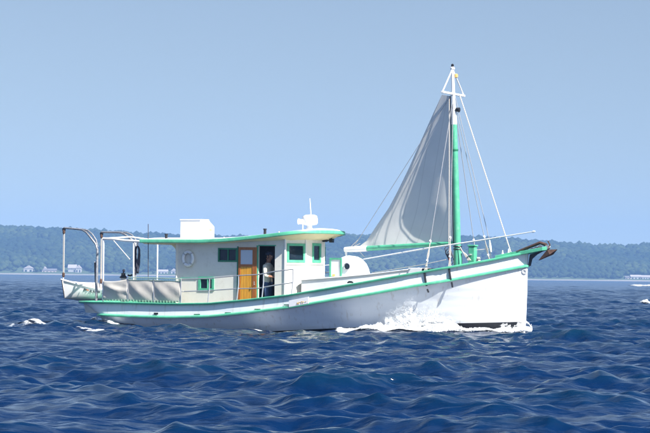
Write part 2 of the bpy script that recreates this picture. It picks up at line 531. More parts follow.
# ------------------------------------------------------------------ far shore: terrain, woods, houses
SHORE = 2500.0
def shore_h(az_, d):
    """terrain height by azimuth (pixels right of centre) and distance"""
    return 0
SKYL = curve((-400, 52), (-200, 50), (0, 47), (50, 46), (100, 44), (160, 41), (215, 39), (290, 40), (345, 42.5), (410, 43), (480, 41.5), (550, 37.5), (600, 34), (650, 37), (800, 40), (1100, 36))
def ridge(pxs): return np.interp(pxs, SKYL[0], SKYL[1])
px_t = np.linspace(-380, 1030, 420)
d_t = np.concatenate([np.linspace(SHORE - 30, SHORE + 30, 8), np.linspace(SHORE + 45, 3000, 26), np.linspace(3050, 3400, 5)])
PX, DD = np.meshgrid(px_t, d_t, indexing='ij')
def terr_z(pxs, d):
    top = ridge(pxs) / F_PX * 2950 - 7.5
    t = np.clip((d - SHORE - 14) / (2950 - SHORE - 14), 0, 1)
    z = 1.5 + top * t ** 0.85
    z = z + 5.0 * np.sin(pxs * 0.045 + d * 0.013) * np.sin(d * 0.011 + pxs * 0.02) * t * (1 - t) * 2
    beach = np.clip((d - (SHORE - 3)) / 16, -1, 1) * 1.5
    return np.where(d < SHORE + 14, np.where(d < SHORE - 3, (d - SHORE + 3) * 0.12, beach), z)
TZ = terr_z(PX, DD)
# ground sinks again behind the ridge
TZ = np.where(DD > 3000, TZ - (DD - 3000) * 0.02, TZ)
TV = np.stack([(PX - 325) / F_PX * DD, DD, TZ], axis=-1)
a_, b_ = PX.shape
ti = np.arange(a_ * b_).reshape(a_, b_)
TF = np.stack([ti[:-1, :-1], ti[1:, :-1], ti[1:, 1:], ti[:-1, 1:]], axis=-1).reshape(-1, 4)
def terrain_mat():
    m, n, l, b = new_mat('shore_ground')
    geo = n.new('ShaderNodeNewGeometry')
    sp = n.new('ShaderNodeSeparateXYZ'); l.new(geo.outputs['Position'], sp.inputs[0])
    nz = n.new('ShaderNodeTexNoise'); nz.inputs['Scale'].default_value = 0.03; nz.inputs['Detail'].default_value = 5
    l.new(geo.outputs['Position'], nz.inputs['Vector'])
    ad = n.new('ShaderNodeMath'); ad.operation = 'MULTIPLY_ADD'; ad.inputs[1].default_value = 1.2; ad.inputs[2].default_value = -0.6
    l.new(nz.outputs[0], ad.inputs[0])
    a2 = n.new('ShaderNodeMath'); a2.operation = 'ADD'
    l.new(sp.outputs['Z'], a2.inputs[0]); l.new(ad.outputs[0], a2.inputs[1])
    r = n.new('ShaderNodeMapRange'); r.inputs['From Min'].default_value = 1.0; r.inputs['From Max'].default_value = 1.7
    l.new(a2.outputs[0], r.inputs['Value'])
    mx = n.new('ShaderNodeMixRGB'); mx.inputs[1].default_value = (0.26, 0.245, 0.22, 1); mx.inputs[2].default_value = (0.06, 0.09, 0.035, 1)
    l.new(r.outputs[0], mx.inputs[0]); l.new(mx.outputs[0], b.inputs['Base Color'])
    b.inputs['Roughness'].default_value = 0.95
    return m
hills = np_mesh('hills', TV.reshape(-1, 3), TF, terrain_mat())
tag(hills, 'low hills and beach along the far shore', kind='structure')

# woods: thousands of tree crowns merged into one mass
def ico():
    import bmesh
    bm = bmesh.new(); bmesh.ops.create_icosphere(bm, subdivisions=1, radius=1)
    v = np.array([tuple(q.co) for q in bm.verts]); f = np.array([[q.index for q in g.verts] for g in bm.faces]); bm.free()
    return v, f
IV, IF = ico()
def blobs(n, centers, radii, squash, jit=0.10):
    N = len(IV)
    J = 1 + jit * rng.standard_normal((n, N, 1))
    an = rng.uniform(0, 2 * pi, n); ca = np.cos(an)[:, None]; sa = np.sin(an)[:, None]
    vx = IV[None, :, 0] * ca - IV[None, :, 1] * sa; vy = IV[None, :, 0] * sa + IV[None, :, 1] * ca
    v = np.stack([vx, vy, np.repeat(IV[None, :, 2], n, 0)], -1) * J
    v = v * radii[:, None, None]; v[:, :, 2] *= squash[:, None]
    v += centers[:, None, :]
    f = (IF[None] + (np.arange(n) * N)[:, None, None]).reshape(-1, 3)
    return v.reshape(-1, 3), f
NT = 24500
tpx = rng.uniform(-375, 1025, NT)
tt = rng.uniform(0, 1, NT) ** 1.15
td = SHORE + 20 + tt * (2970 - SHORE - 20)
tr = rng.uniform(2.8, 5.4, NT) * np.interp(tt, [0, 0.1, 1], [0.65, 1, 1.05])
tz = terr_z(tpx, td) + tr * rng.uniform(0.8, 1.1, NT)
# clearings near the water, one patch on the right as in the photo
keep = ~((tt < 0.03) & (rng.uniform(0, 1, NT) < 0.25))
for (c0, c1, dmax) in ((18, 36, 0.05), (43, 58, 0.05), (62, 86, 0.05), (154, 182, 0.05), (622, 665, 0.07)):
    keep &= ~((tpx > c0) & (tpx < c1) & (tt < dmax))
tpx, td, tr, tz, tt = tpx[keep], td[keep], tr[keep], tz[keep], tt[keep]
cen = np.stack([(tpx - 325) / F_PX * td, td, tz], -1)
bv, bf = blobs(len(cen), cen, tr, rng.uniform(0.7, 0.95, len(cen)))
sel = rng.uniform(0, 1, len(cen))
patch = np.sin(tpx * 0.05 + td * 0.02) + np.sin(tpx * 0.021 - td * 0.013 + 2)
lawn = (patch + 1.2 * rng.standard_normal(len(cen)) * 0.6)
bmi = np.where(lawn > 1.3, 2, np.where(lawn < -0.6, 1, 0)).repeat(len(IF))
def leaf(name, col):
    m, n, l, b = new_mat(name)
    geo = n.new('ShaderNodeNewGeometry')
    nz = n.new('ShaderNodeTexNoise'); nz.inputs['Scale'].default_value = 0.35; nz.inputs['Detail'].default_value = 6; nz.inputs['Roughness'].default_value = 0.75
    l.new(geo.outputs['Position'], nz.inputs['Vector'])
    r = n.new('ShaderNodeValToRGB'); r.color_ramp.elements[0].position = 0.3; r.color_ramp.elements[1].position = 0.7
    r.color_ramp.elements[0].color = [c * 0.7 for c in col] + [1]; r.color_ramp.elements[1].color = [c * 1.3 for c in col] + [1]
    l.new(nz.outputs[0], r.inputs[0]); l.new(r.outputs[0], b.inputs['Base Color'])
    bp = n.new('ShaderNodeBump'); bp.inputs['Distance'].default_value = 0.8
    l.new(nz.outputs[0], bp.inputs['Height']); l.new(bp.outputs[0], b.inputs['Normal'])
    b.inputs['Roughness'].default_value = 0.9
    b.inputs['Specular IOR Level'].default_value = 0.1
    return m
wood = np_mesh('forest', bv, bf, [leaf('leaves_mid', (0.028, 0.046, 0.018)), leaf('leaves_dark', (0.017, 0.033, 0.017)), leaf('leaves_light', (0.048, 0.070, 0.024))], smooth=True, mi=bmi)
tag(wood, 'dense green woods covering the far shore hills', kind='stuff')

def house(px0, px1, py0, py1, wall, roof, label, gable='x', storeys=1, nwin=4, d=SHORE + 22, depth=9):
    x0 = (px0 - 325) / F_PX * d; x1 = (px1 - 325) / F_PX * d
    xm = (x0 + x1) / 2; w = (x1 - x0)
    hz = HZ + (((px0 + px1) / 2) - 325) * sr
    zt = CAM_H + (hz - py0) / F_PX * d; z0 = 1.4
    root = empty('shore_house', (xm, d, z0))
    H = zt - z0; hw = H * 0.62
    b = MB(); b.box((-w / 2, 0, 0), (w / 2, depth, hw)); 
    b.build('wall', wall, root)
    r = MB()
    o = 0.5
    if gable == 'x':
        r.add([(-w / 2 - o, -o, hw), (w / 2 + o, -o, hw), (w / 2 + o, depth + o, hw), (-w / 2 - o, depth + o, hw), (-w / 2 - o, depth / 2, H), (w / 2 + o, depth / 2, H)],
              [(0, 1, 5, 4), (2, 3, 4, 5), (0, 4, 3), (1, 2, 5), (0, 3, 2, 1)])
    else:
        r.add([(-w / 2 - o, -o, hw), (w / 2 + o, -o, hw), (w / 2 + o, depth + o, hw), (-w / 2 - o, depth + o, hw), (0, -o, H), (0, depth + o, H)],
              [(0, 1, 4), (1, 2, 5, 4), (2, 3, 5), (3, 0, 4, 5), (0, 3, 2, 1)])
    r.build('roof', roof, root)
    for s_ in range(storeys):
        for i in range(nwin):
            cx = -w / 2 + w * (i + 0.5) / nwin
            zb = hw * (s_ + 0.3) / storeys; zh = hw * 0.42 / storeys
            MB().box((cx - w / nwin * 0.22, -0.12, zb), (cx + w / nwin * 0.22, 0.05, zb + zh)).build('window', M['house_window'], root)
    tag(root, label, 'house', 'houses along the far shore')
    return root
house(23.5, 33, 265.5, 273, M['house_white'], M['house_roof_pale'], 'small white gabled house on the far shore, leftmost', 'y', 1, 2)
house(42, 56, 268.5, 273, M['house_tan'], M['house_roof'], 'low tan house with grey roof between two white houses on shore', 'x', 1, 4)
house(43, 46, 266.3, 273, M['house_white'], M['house_roof_pale'], 'narrow pale cottage beside the low tan house on shore', 'y', 1, 1, d=SHORE + 34)
house(68, 76, 264.5, 273.5, M['house_white'], M['house_roof_pale'], 'long white house with pale roof beyond the white dinghy', 'x', 2, 4)
house(75.5, 81, 265.0, 273.5, M['house_white'], M['house_roof_pale'], 'white gable end wing right of the long white shore house', 'y', 1, 2, d=SHORE + 20)
house(158, 167.5, 269.5, 275, M['house_white'], M['house_roof_pale'], 'white shore house seen under the green edged canopy', 'x', 1, 3)
house(171, 176, 268.5, 275.5, M['house_white'], M['house_roof_pale'], 'small white house by the aft cabin corner on shore', 'y', 1, 1)
house(631, 641, 274.8, 279, M['house_white'], M['house_roof_pale'], 'white shore house at the far right before the low hills', 'x', 1, 3)
house(640.5, 653, 275.2, 279.4, M['house_white'], M['house_roof_pale'], 'long white shore building cut by the right frame edge', 'x', 1, 5)
house(625.5, 631, 276, 279, M['house_tan'], M['house_roof'], 'low tan shore house left of the white buildings', 'x', 1, 2)

# ------------------------------------------------------------------ the boat
boat = empty('wooden_motor_sailer', BOAT, -TH)
tag(boat, 'long white wooden workboat with green rails, pilothouse and grey sail', 'boat')

def hull_mat():
    m, n, l, b = new_mat('hull_white_paint')
    tc = n.new('ShaderNodeTexCoord')
    mp = n.new('ShaderNodeMapping'); mp.inputs['Scale'].default_value = (0.7, 0.7, 3.0)
    l.new(tc.outputs['Object'], mp.inputs['Vector'])
    nz = n.new('ShaderNodeTexNoise'); nz.inputs['Scale'].default_value = 1.4; nz.inputs['Detail'].default_value = 6
    l.new(mp.outputs[0], nz.inputs['Vector'])
    r = n.new('ShaderNodeValToRGB'); r.color_ramp.elements[0].position = 0.3; r.color_ramp.elements[1].position = 0.7
    r.color_ramp.elements[0].color = (0.74, 0.765, 0.785, 1); r.color_ramp.elements[1].color = (0.80, 0.82, 0.83, 1)
    l.new(nz.outputs[0], r.inputs[0])
    # vertical rust and grime streaks
    mp2 = n.new('ShaderNodeMapping'); mp2.inputs['Scale'].default_value = (5, 5, 0.35)
    l.new(tc.outputs['Object'], mp2.inputs['Vector'])
    n2 = n.new('ShaderNodeTexNoise'); n2.inputs['Scale'].default_value = 1.5; n2.inputs['Detail'].default_value = 5
    l.new(mp2.outputs[0], n2.inputs['Vector'])
    r2 = n.new('ShaderNodeValToRGB'); r2.color_ramp.elements[0].position = 0.58; r2.color_ramp.elements[1].position = 0.8
    r2.color_ramp.elements[0].color = (0, 0, 0, 1); r2.color_ramp.elements[1].color = (0.75, 0.75, 0.75, 1)
    l.new(n2.outputs[0], r2.inputs[0])
    mx = n.new('ShaderNodeMixRGB'); mx.inputs[2].default_value = (0.50, 0.45, 0.38, 1)
    l.new(r2.outputs[0], mx.inputs[0]); l.new(r.outputs[0], mx.inputs[1])
    l.new(mx.outputs[0], b.inputs['Base Color'])
    b.inputs['Roughness'].default_value = 0.38
    # plank seams telegraphing through the paint
    sp = n.new('ShaderNodeSeparateXYZ'); l.new(tc.outputs['Object'], sp.inputs[0])
    wv = n.new('ShaderNodeTexWave'); wv.bands_direction = 'Z'; wv.inputs['Scale'].default_value = 1.1; wv.inputs['Distortion'].default_value = 0.6
    wv.inputs['Detail'].default_value = 1; wv.inputs['Detail Scale'].default_value = 0.4
    l.new(tc.outputs['Object'], wv.inputs['Vector'])
    bp = n.new('ShaderNodeBump'); bp.inputs['Distance'].default_value = 0.003
    l.new(wv.outputs[1], bp.inputs['Height'])
    bp2 = n.new('ShaderNodeBump'); bp2.inputs['Distance'].default_value = 0.008
    l.new(nz.outputs[0], bp2.inputs['Height']); l.new(bp.outputs[0], bp2.inputs['Normal'])
    l.new(bp2.outputs[0], b.inputs['Normal'])
    return m
M['hull'] = hull_mat()

def hull_rows(levs, side, off=0.0):
    return [[(X, side * (b + off), z) for (X, b, z) in LV[lev]] for lev in levs]
def subdiv_rows(rows_, n):
    """smooth (Catmull-Rom) interpolation down the frames"""
    out = []
    R = [np.array(r) for r in rows_]
    for i in range(len(R) - 1):
        p0 = R[max(i - 1, 0)]; p1 = R[i]; p2 = R[i + 1]; p3 = R[min(i + 2, len(R) - 1)]
        for k in range(n):
            t = k / n
            q = 0.5 * ((2 * p1) + (-p0 + p2) * t + (2 * p0 - 5 * p1 + 4 * p2 - p3) * t * t + (-p0 + 3 * p1 - 3 * p2 + p3) * t ** 3)
            out.append(q)
    out.append(R[-1])
    return [[tuple(p) for p in r] for r in out]
# bulwark strake
hb = MB()
for s_ in (-1, 1):
    hb.grid(hull_rows([0, 1], s_, 0.0))
hb.build('bulwark', M['hull'], boat, smooth=True, angle=60)
# topsides
hm = MB()
for s_ in (-1, 1):
    hm.grid(subdiv_rows(hull_rows([1, 2, 3], s_), 6))
hm.build('hull', M['hull'], boat, smooth=True, angle=60)
hm = MB()
for s_ in (-1, 1):
    hm.grid(hull_rows([3, 4], s_))
hm.build('underwater_hull', M['black'], boat, smooth=True, angle=60)
# inner bulwark and decks
def deck_drop(X):
    return float(np.interp(X, [-10, -8, -6, -4, -1, 1, 4, 8], [0.38, 0.42, 0.62, 0.75, 0.75, 0.60, 0.42, 0.30]))
ib = MB()
xs0 = [x for x in level_xs(0) if x > XC[0] - 0.75][:-2]
for s_ in (-1, 1):
    top = [(X, s_ * max(0.01, half(X, 0) - 0.09), zlev(X, 0) - 0.01) for X in xs0]
    bot = [(X, s_ * max(0.01, half(X, 0) * 0.985 - 0.20), zlev(X, 0) - deck_drop(X)) for X in xs0]
    ib.grid([top, bot])
ib.build('inner_bulwark', M['cabin_white'], boat, smooth=True)
dk = MB()
dk.grid([[(X, y_ * max(0.01, half(X, 0) * 0.985 - 0.20), zlev(X, 0) - deck_drop(X)) for X in xs0] for y_ in (-1, -0.5, 0, 0.5, 1)])
dk.build('deck', M['deck'], boat, smooth=True)
# cap rail: section swept round the sheer
def sweep(levX, halfo, zf, sec, name, mat, closed=True):
    """sec: list of (outward, up) offsets"""
    mb = MB()
    path = []
    for s_ in (-1, 1):
        pts = [(X, s_ * halfo(X), zf(X)) for X in levX]
        if s_ == 1: pts = pts[::-1]
        path += pts if s_ == -1 else pts[1:-1] if closed else pts
    # starboard stern->bow, port bow->stern
    n = len(path); rws = []
    for i in range(n):
        p = Vector(path[i]); a = Vector(path[i - 1]); b = Vector(path[(i + 1) % n])
        t = (b - a); t.z = 0
        if t.length < 1e-6: t = Vector((0, 1, 0))
        t.normalize()
        out = Vector((t.y, -t.x, 0))
        rws.append([p + out * o + Vector((0, 0, 1)) * u for (o, u) in sec])
    rws.append(rws[0])
    mb.grid(rws, close_u=True)
    return mb.build(name, mat, boat, smooth=True, angle=40)
sweep(level_xs(0), lambda X: half(X, 0), lambda X: zlev(X, 0), [(0.09, -0.045), (0.105, -0.02), (0.105, 0.012), (0.085, 0.03), (-0.12, 0.03), (-0.14, 0.01), (-0.14, -0.02), (-0.12, -0.045)], 'cap_rail', M['green'])
sweep(level_xs(1), lambda X: half(X, 1), lambda X: zlev(X, 1), [(-0.01, 0.055), (0.03, 0.045), (0.09, 0.015), (0.095, -0.005), (0.088, -0.042), (-0.01, -0.05)], 'rub_rail', M['green'])
# stem post
stp = MB()
pts = []
for lev, zz in ((0, None), (1, None), (2, None), (3, None), (4, None)):
    X = XB[lev]; pts.append((X, zlev(X - 0.02, lev)))
rws = []
for (X, z) in pts:
    rws.append([(X - 0.10, -0.075, z), (X + 0.02, -0.055, z), (X + 0.045, 0, z), (X + 0.02, 0.055, z), (X - 0.10, 0.075, z)])
stp.grid(rws); stp.build('stem', M['hull'], boat, smooth=True)

# freeing ports and step marks on the bulwark
def on_hull(px, py, off=0.01, lev=0):
    Y = -1.9
    for _ in range(6):
        p = P(px, py, Y); Y = -max(half(p.x, lev), half(p.x, 1)) - off
    return P(px, py, Y)
def strip_hull(pts, w, mat, name, t=0.02, label=None):
    mb = MB()
    mb.tube([on_hull(a, b, 0.02) for a, b in pts], w, 6)
    o = mb.build(name, mat, boat)
    return o
strip_hull([(424.3, 271.5), (425.5, 280), (426.6, 286)], 0.035, M['black'], 'chainplate')
strip_hull([(427.2, 289), (428.6, 292.5)], 0.03, M['black'], 'chainplate')
strip_hull([(448.9, 267.5), (450, 275), (451, 280)], 0.035, M['black'], 'chainplate')
strip_hull([(451.6, 282), (452.6, 287.5)], 0.03, M['black'], 'chainplate')
def scupper(px, py, w, h, mat, name='scupper'):
    a = on_hull(px - w / 2, py, 0.006); b = on_hull(px + w / 2, py, 0.006)
    dz = Vector((0, 0, h / 28.0 / 2)); out = Vector((0, -0.012, 0))
    MB().hexa([a - dz, b - dz, b - dz - out * -1, a - dz - out * -1], [a + dz, b + dz, b + dz + out, a + dz + out]).build(name, mat, boat)
scupper(156, 313.6, 4.2, 2.0, M['black'])
scupper(352, 283.5, 0.1, 0.1, M['black'])
for px_, py_ in ((197, 314.4), (228, 312.8), (257.5, 309.3), (287, 304.8)):
    scupper(px_, py_, 6, 1.0, M['green_dark'])
# hawse hole at the stem
hp = on_hull(524.3, 271.5, 0.0, 1)
MB().lathe([(0.09, -0.02), (0.09, 0.03), (0.05, 0.035), (0.05, -0.02)], hp, (0.5, -1, 0), 14).build('hawse_pipe', M['grey_plastic'], boat, smooth=True)

# name board
a0 = on_hull(289.5, 303.9, 0.05); b0 = on_hull(309, 300.2, 0.05)
e = (b0 - a0); hh = Vector((0, 0, 0.115)); th_ = Vector((0, -0.05, 0))
nb = MB(); nb.hexa([a0 - hh, b0 - hh, b0 - hh + th_, a0 - hh + th_], [a0 + hh, b0 + hh, b0 + hh + th_, a0 + hh + th_]).build('name_board', M['plastic'], boat, bevel=0.006)
board = [o for o in boat.children if o.name.startswith('name_board')][0]
gl = MB()
def gstroke(u0, v0, u1, v1, w=0.008):
    p = a0 + e * u0 + Vector((0, 0, v0)) + th_ * 1.15; q = a0 + e * u1 + Vector((0, 0, v1)) + th_ * 1.15
    gl.tube([p, q], w, 5)
for k, g in enumerate([[(0, -1, .3, 1), (.3, 1, .6, -1)], [(0, -1, 0, 1), (0, 1, .5, .6), (.5, .6, 0, 0)], [(.25, -1, .25, 1), (0, 1, .6, 1)], [(0, -1, 0, 1), (0, 0, .45, .2)], [(0, 0, .6, 0.3)]]):
    for (x_, y_, x2, y2) in g:
        gstroke(0.42 + 0.105 * k + x_ * 0.11, -0.035 + y_ * 0.035, 0.42 + 0.105 * k + x2 * 0.11, -0.035 + y2 * 0.035)
gl.build('lettering', M['gold'], board)['kind'] = 'stuff'

# ---- house: walls with real openings
YS = -1.5
FASC = curve((100, 240.5), (140, 240.8), (170, 240.9), (200, 241.0), (225, 239.8), (250, 237.4), (270, 235.2), (290, 232.8), (305, 231.4), (320, 230.9), (335, 231.2), (343, 232.4), (350, 234))
RXC = -0.9; RA = 1.30; RW = 1.86
X_aft_roof = XP(140, -RW, 241)
def roof_half(X):
    if X <= RXC: return RW
    q = min(1, (X - RXC) / RA)
    return RW * (1 - q ** 2.2) ** (1 / 2.2)
_rx = np.linspace(X_aft_roof - 0.3, RXC + 0.62 * RA, 60)
_rz = np.array([ZP(X, -roof_half(X), FASC) for X in _rx])
def roof_z(X):
    if X > _rx[-1]:
        return float(_rz[-1] + (X - _rx[-1]) * (_rz[-1] - _rz[-6]) / (_rx[-1] - _rx[-6]) * 0.3)
    return float(np.interp(X, _rx, _rz))
def deck_z(X): return zlev(X, 0) - deck_drop(X)

def wall(name, A, B, holes, th=0.05, mat=None, parent=boat, topf=None, nsub=6, mats=None):
    """vertical wall from plan point A to B; holes = (s0, s1, z0, z1), s along the wall"""
    A = Vector((*A, 0)); B = Vector((*B, 0)); L = (B - A).length; d = (B - A) / L
    nrm = Vector((-d.y, d.x, 0)) * th          # inward (port) for a starboard wall running forward
    ss = sorted(set([0, L] + [h[0] for h in holes] + [h[1] for h in holes] + [L * i / nsub for i in range(1, nsub)]))
    mb = MB()
    topf = topf or (lambda p: roof_z(p.x) - 0.03)
    for i in range(len(ss) - 1):
        s0, s1 = ss[i], ss[i + 1]
        if s1 - s0 < 1e-5: continue
        sm = (s0 + s1) / 2
        p0 = A + d * s0; p1 = A + d * s1
        cuts = sorted([(h[2], h[3]) for h in holes if h[0] - 1e-6 <= sm <= h[1] + 1e-6])
        zb0, zb1 = deck_z(p0.x) - 0.02, deck_z(p1.x) - 0.02
        zt0, zt1 = topf(p0), topf(p1)
        cur0, cur1 = zb0, zb1
        for (c0, c1) in cuts:
            if c0 > max(cur0, cur1) + 0.005:
                mb.hexa([p0 + Vector((0, 0, cur0)), p1 + Vector((0, 0, cur1)), p1 + nrm + Vector((0, 0, cur1)), p0 + nrm + Vector((0, 0, cur0))],
                        [p0 + Vector((0, 0, c0)), p1 + Vector((0, 0, c0)), p1 + nrm + Vector((0, 0, c0)), p0 + nrm + Vector((0, 0, c0))])
            cur0 = cur1 = c1
        mb.hexa([p0 + Vector((0, 0, cur0)), p1 + Vector((0, 0, cur1)), p1 + nrm + Vector((0, 0, cur1)), p0 + nrm + Vector((0, 0, cur0))],
                [p0 + Vector((0, 0, zt0)), p1 + Vector((0, 0, zt1)), p1 + nrm + Vector((0, 0, zt1)), p0 + nrm + Vector((0, 0, zt0))])
    return mb.build(name, mat or M['cabin_white'], parent)

def window(A, B, s0, s1, z0, z1, fw=0.06, mat=None, proud=0.025, mull=(), gmat=None, name='window'):
    """frame round an opening on wall A-B, pane inside as its sub-part"""
    A = Vector((*A, 0)); B = Vector((*B, 0)); d = (B - A).normalized(); n = Vector((d.y, -d.x, 0))   # outward
    mb = MB()
    def bar(sa, sb, za, zb, o0=-0.03, o1=proud):
        p = A + d * sa + n * o0; q = A + d * sb + n * o0; p2 = A + d * sa + n * o1; q2 = A + d * sb + n * o1
        mb.hexa([v + Vector((0, 0, za)) for v in (p2, q2, q, p)], [v + Vector((0, 0, zb)) for v in (p2, q2, q, p)])
    bar(s0 - fw, s1 + fw, z0 - fw, z0 + 0.012); bar(s0 - fw, s1 + fw, z1 - 0.012, z1 + fw)
    bar(s0 - fw, s0 + 0.012, z0 + 0.012, z1 - 0.012); bar(s1 - 0.012, s1 + fw, z0 + 0.012, z1 - 0.012)
    for mu in mull:
        sm = s0 + (s1 - s0) * mu
        bar(sm - 0.022, sm + 0.022, z0 + 0.012, z1 - 0.012, -0.02, proud - 0.006)
    f = mb.build(name, mat or M['green'], boat, bevel=0.004)
    g = MB()
    p = A + d * s0 - n * 0.028; q = A + d * s1 - n * 0.028; r_ = n * 0.012
    g.hexa([v + Vector((0, 0, z0)) for v in (p + r_, q + r_, q, p)], [v + Vector((0, 0, z1)) for v in (p + r_, q + r_, q, p)])
    g.build('pane', gmat or M['glass'], f)
    return f

Xa = XP(176.8, YS, 262)                 # aft end of the house
X0 = XP(285.0, YS, 262)                 # starboard front corner
Y1 = 0.70
X1 = XP(305.5, -Y1, 262)
def sz(px, py, Y): return P(px, py, Y)
def S_(px, py=265): return P(px, py, YS).x - Xa
def Zs(px, py, Y=YS): return P(px, py, Y).z
# openings in the starboard wall
d0, d1 = S_(258.6), S_(274.8)
door_hole = (d0, d1, deck_z(Xa + d0) - 0.01, Zs(266, 246.0))
w_up = (S_(219.2), S_(236.2), Zs(228, 260.6), Zs(228, 249.2))
w_lo = (S_(200.6), S_(212.4), Zs(206, 288.6), Zs(206, 279.0))
wall('starboard_wall', (Xa, YS), (X0, YS), [door_hole, w_up, w_lo], nsub=8)
window((Xa, YS), (X0, YS), *w_up, fw=0.045, mat=M['green_dark'], mull=(0.52,))
window((Xa, YS), (X0, YS), *w_lo, fw=0.085, mull=(0.62,))
# front facets
F1a, F1b = (X0, YS), (X1, -Y1)
L1 = (Vector(F1b) - Vector(F1a)).length
def SF1(px):   # position along facet 1
    u = (px - 325) / F_PX
    best = min(((abs(proj(F1a[0] + (F1b[0] - F1a[0]) * t, F1a[1] + (F1b[1] - F1a[1]) * t, 2.5)[0] - px), t) for t in np.linspace(0, 1, 200)))
    return best[1] * L1
def SF2(px):
    best = min(((abs(proj(X1, -Y1 + 2 * Y1 * t, 2.5)[0] - px), t) for t in np.linspace(0, 1, 200)))
    return best[1] * 2 * Y1
zw0, zw1 = Zs(296, 260.4, -1.1), Zs(296, 245.6, -1.1)
zv0, zv1 = Zs(316, 260.4, 0), Zs(316, 245.6, 0)
h1 = (SF1(288.6), SF1(303.2), zw0, zw1)
h2 = (SF2(313.2), SF2(319.6), zv0, zv1)
h2b = (0.02 + 0.0, 0.0201, zv0, zv1)
wall('front_starboard_wall', F1a, F1b, [h1], nsub=1)
wall('front_wall', (X1, -Y1), (X1, Y1), [h2], nsub=1)
window(F1a, F1b, *h1, fw=0.075)
window((X1, -Y1), (X1, Y1), *h2, fw=0.085)
hp1 = (L1 - h1[1], L1 - h1[0], zw0, zw1)
wall('front_port_wall', (X1, Y1), (X0, -YS), [hp1], nsub=1)
window((X1, Y1), (X0, -YS), *hp1, fw=0.075)
# port wall (runs aft), with the window one sees through the doorway
LP_ = X0 - Xa
def SPt(px): return X0 - P(px, 256, -YS).x
pw = (SPt(269), SPt(255.5), P(262, 261, -YS).z, P(262, 251, -YS).z)
wall('port_wall', (X0, -YS), (Xa, -YS), [pw], nsub=8)
window((X0, -YS), (Xa, -YS), *pw, fw=0.05, gmat=M['pale_glass'])  # pale pane colour stands for daylight seen through this window
wall('aft_wall', (Xa, -YS - 0.05), (Xa, YS + 0.05), [], nsub=1)
# dark lining inside the pilothouse, interior shade put into its colour: bulkhead aft of the door, and cabin sole
MB().box((XP(256, 0), -1.42, deck_z(-2) - 0.0), (XP(256, 0) + 0.04, 1.42, roof_z(-2) - 0.06)).build('bulkhead', M['shade_lining'], boat)
MB().box((XP(256, 0) + 0.05, 1.40, deck_z(-2)), (X0, 1.43, pw[2] - 0.06)).build('shade_lining', M['shade_lining'], boat)
MB().box((XP(256, 0) + 0.05, 1.40, pw[3] + 0.06), (X0, 1.43, roof_z(-2) - 0.08)).build('shade_lining', M['shade_lining'], boat)
MB().box((Xa + d1 + 0.15, -0.6, deck_z(-1)), (Xa + d1 + 0.30, 0.6, deck_z(-1) + 1.0)).build('helm_console', M['shade_lining'], boat)
# sill moulding and eave frieze
mb = MB()
zt_ = lambda px, py, Y: P(px, py, Y).z
for (p, q, zz0, zz1) in (((X0, YS), (X1, -Y1), zw0 - 0.12, zw0 - 0.12), ((X1, -Y1), (X1, Y1), zv0 - 0.12, zv0 - 0.12)):
    a = Vector((*p, 0)); b = Vector((*q, 0)); d = (b - a).normalized(); n = Vector((d.y, -d.x, 0))
    mb.hexa([a + n * 0.03 + Vector((0, 0, zz0 - 0.03)), b + n * 0.03 + Vector((0, 0, zz1 - 0.03)), b + Vector((0, 0, zz1 - 0.03)), a + Vector((0, 0, zz0 - 0.03))],
            [a + n * 0.03 + Vector((0, 0, zz0 + 0.0)), b + n * 0.03 + Vector((0, 0, zz1)), b + Vector((0, 0, zz1)), a + Vector((0, 0, zz0))])
mb.build('sill_moulding', M['white'], boat)
# corner posts
MB().tube([(X0, YS - 0.005, deck_z(X0)), (X0, YS - 0.005, roof_z(X0) - 0.04)], 0.035, 8).build('corner_post', M['white'], boat, smooth=True)
MB().tube([(X1, -Y1, deck_z(X1)), (X1, -Y1, roof_z(X1) - 0.04)], 0.03, 8).build('corner_post', M['white'], boat, smooth=True)
MB().tube([(X1, Y1, deck_z(X1)), (X1, Y1, roof_z(X1) - 0.04)], 0.03, 8).build('corner_post', M['white'], boat, smooth=True)
MB().tube([(Xa, YS, deck_z(Xa)), (Xa, YS, roof_z(Xa) - 0.04)], 0.045, 8).build('corner_post', M['cabin_white'], boat, smooth=True)

# doors
dx0, dx1 = XP(238.4, YS - .06, 270), XP(256.6, YS - .06, 270)
dz1 = Zs(247, 247.2, YS - .06); dz0 = deck_z(dx0) + 0.02
wx0, wx1 = XP(240.6, YS - .06, 257), XP(252.6, YS - .06, 257)
wz0, wz1 = Zs(247, 264.3, YS - .06), Zs(247, 249.9, YS - .06)
yo, yi = YS - 0.075, YS - 0.025
D = MB()
D.box((dx0, yo, dz0), (wx0 - .0, yi, dz1)); D.box((wx1, yo, dz0), (dx1, yi, dz1)); D.box((wx0, yo, wz1), (wx1, yi, dz1)); D.box((wx0, yo, wz0 - 0.08), (wx1, yi, wz0))
D.box((wx0, yo, dz0), (wx1, yi, dz0 + 0.14))
door = D.build('door', M['orange_frame'], boat, bevel=0.006)
MB().box((wx0 - 0.01, yo + 0.02, wz0 - 0.01), (wx1 + 0.01, yi - 0.005, wz1 + 0.01)).build('pane', M['pale_glass'], door)
npl = 4
for i in range(npl):
    a = wx0 + (wx1 - wx0) * i / npl; b = wx0 + (wx1 - wx0) * (i + 1) / npl
    MB().box((a + 0.004, yo + 0.015, dz0 + 0.14), (b - 0.004, yi - 0.005, wz0 - 0.08)).build('board', M['orange'], door, bevel=0.004)
MB().tube([(dx1 - 0.06, yo, 0.5 * (dz0 + dz1)), (dx1 - 0.06, yo - 0.05, 0.5 * (dz0 + dz1)), (dx1 - 0.06, yo - 0.05, 0.5 * (dz0 + dz1) + 0.12)], 0.012, 6).build('handle', M['bright_steel'], door)
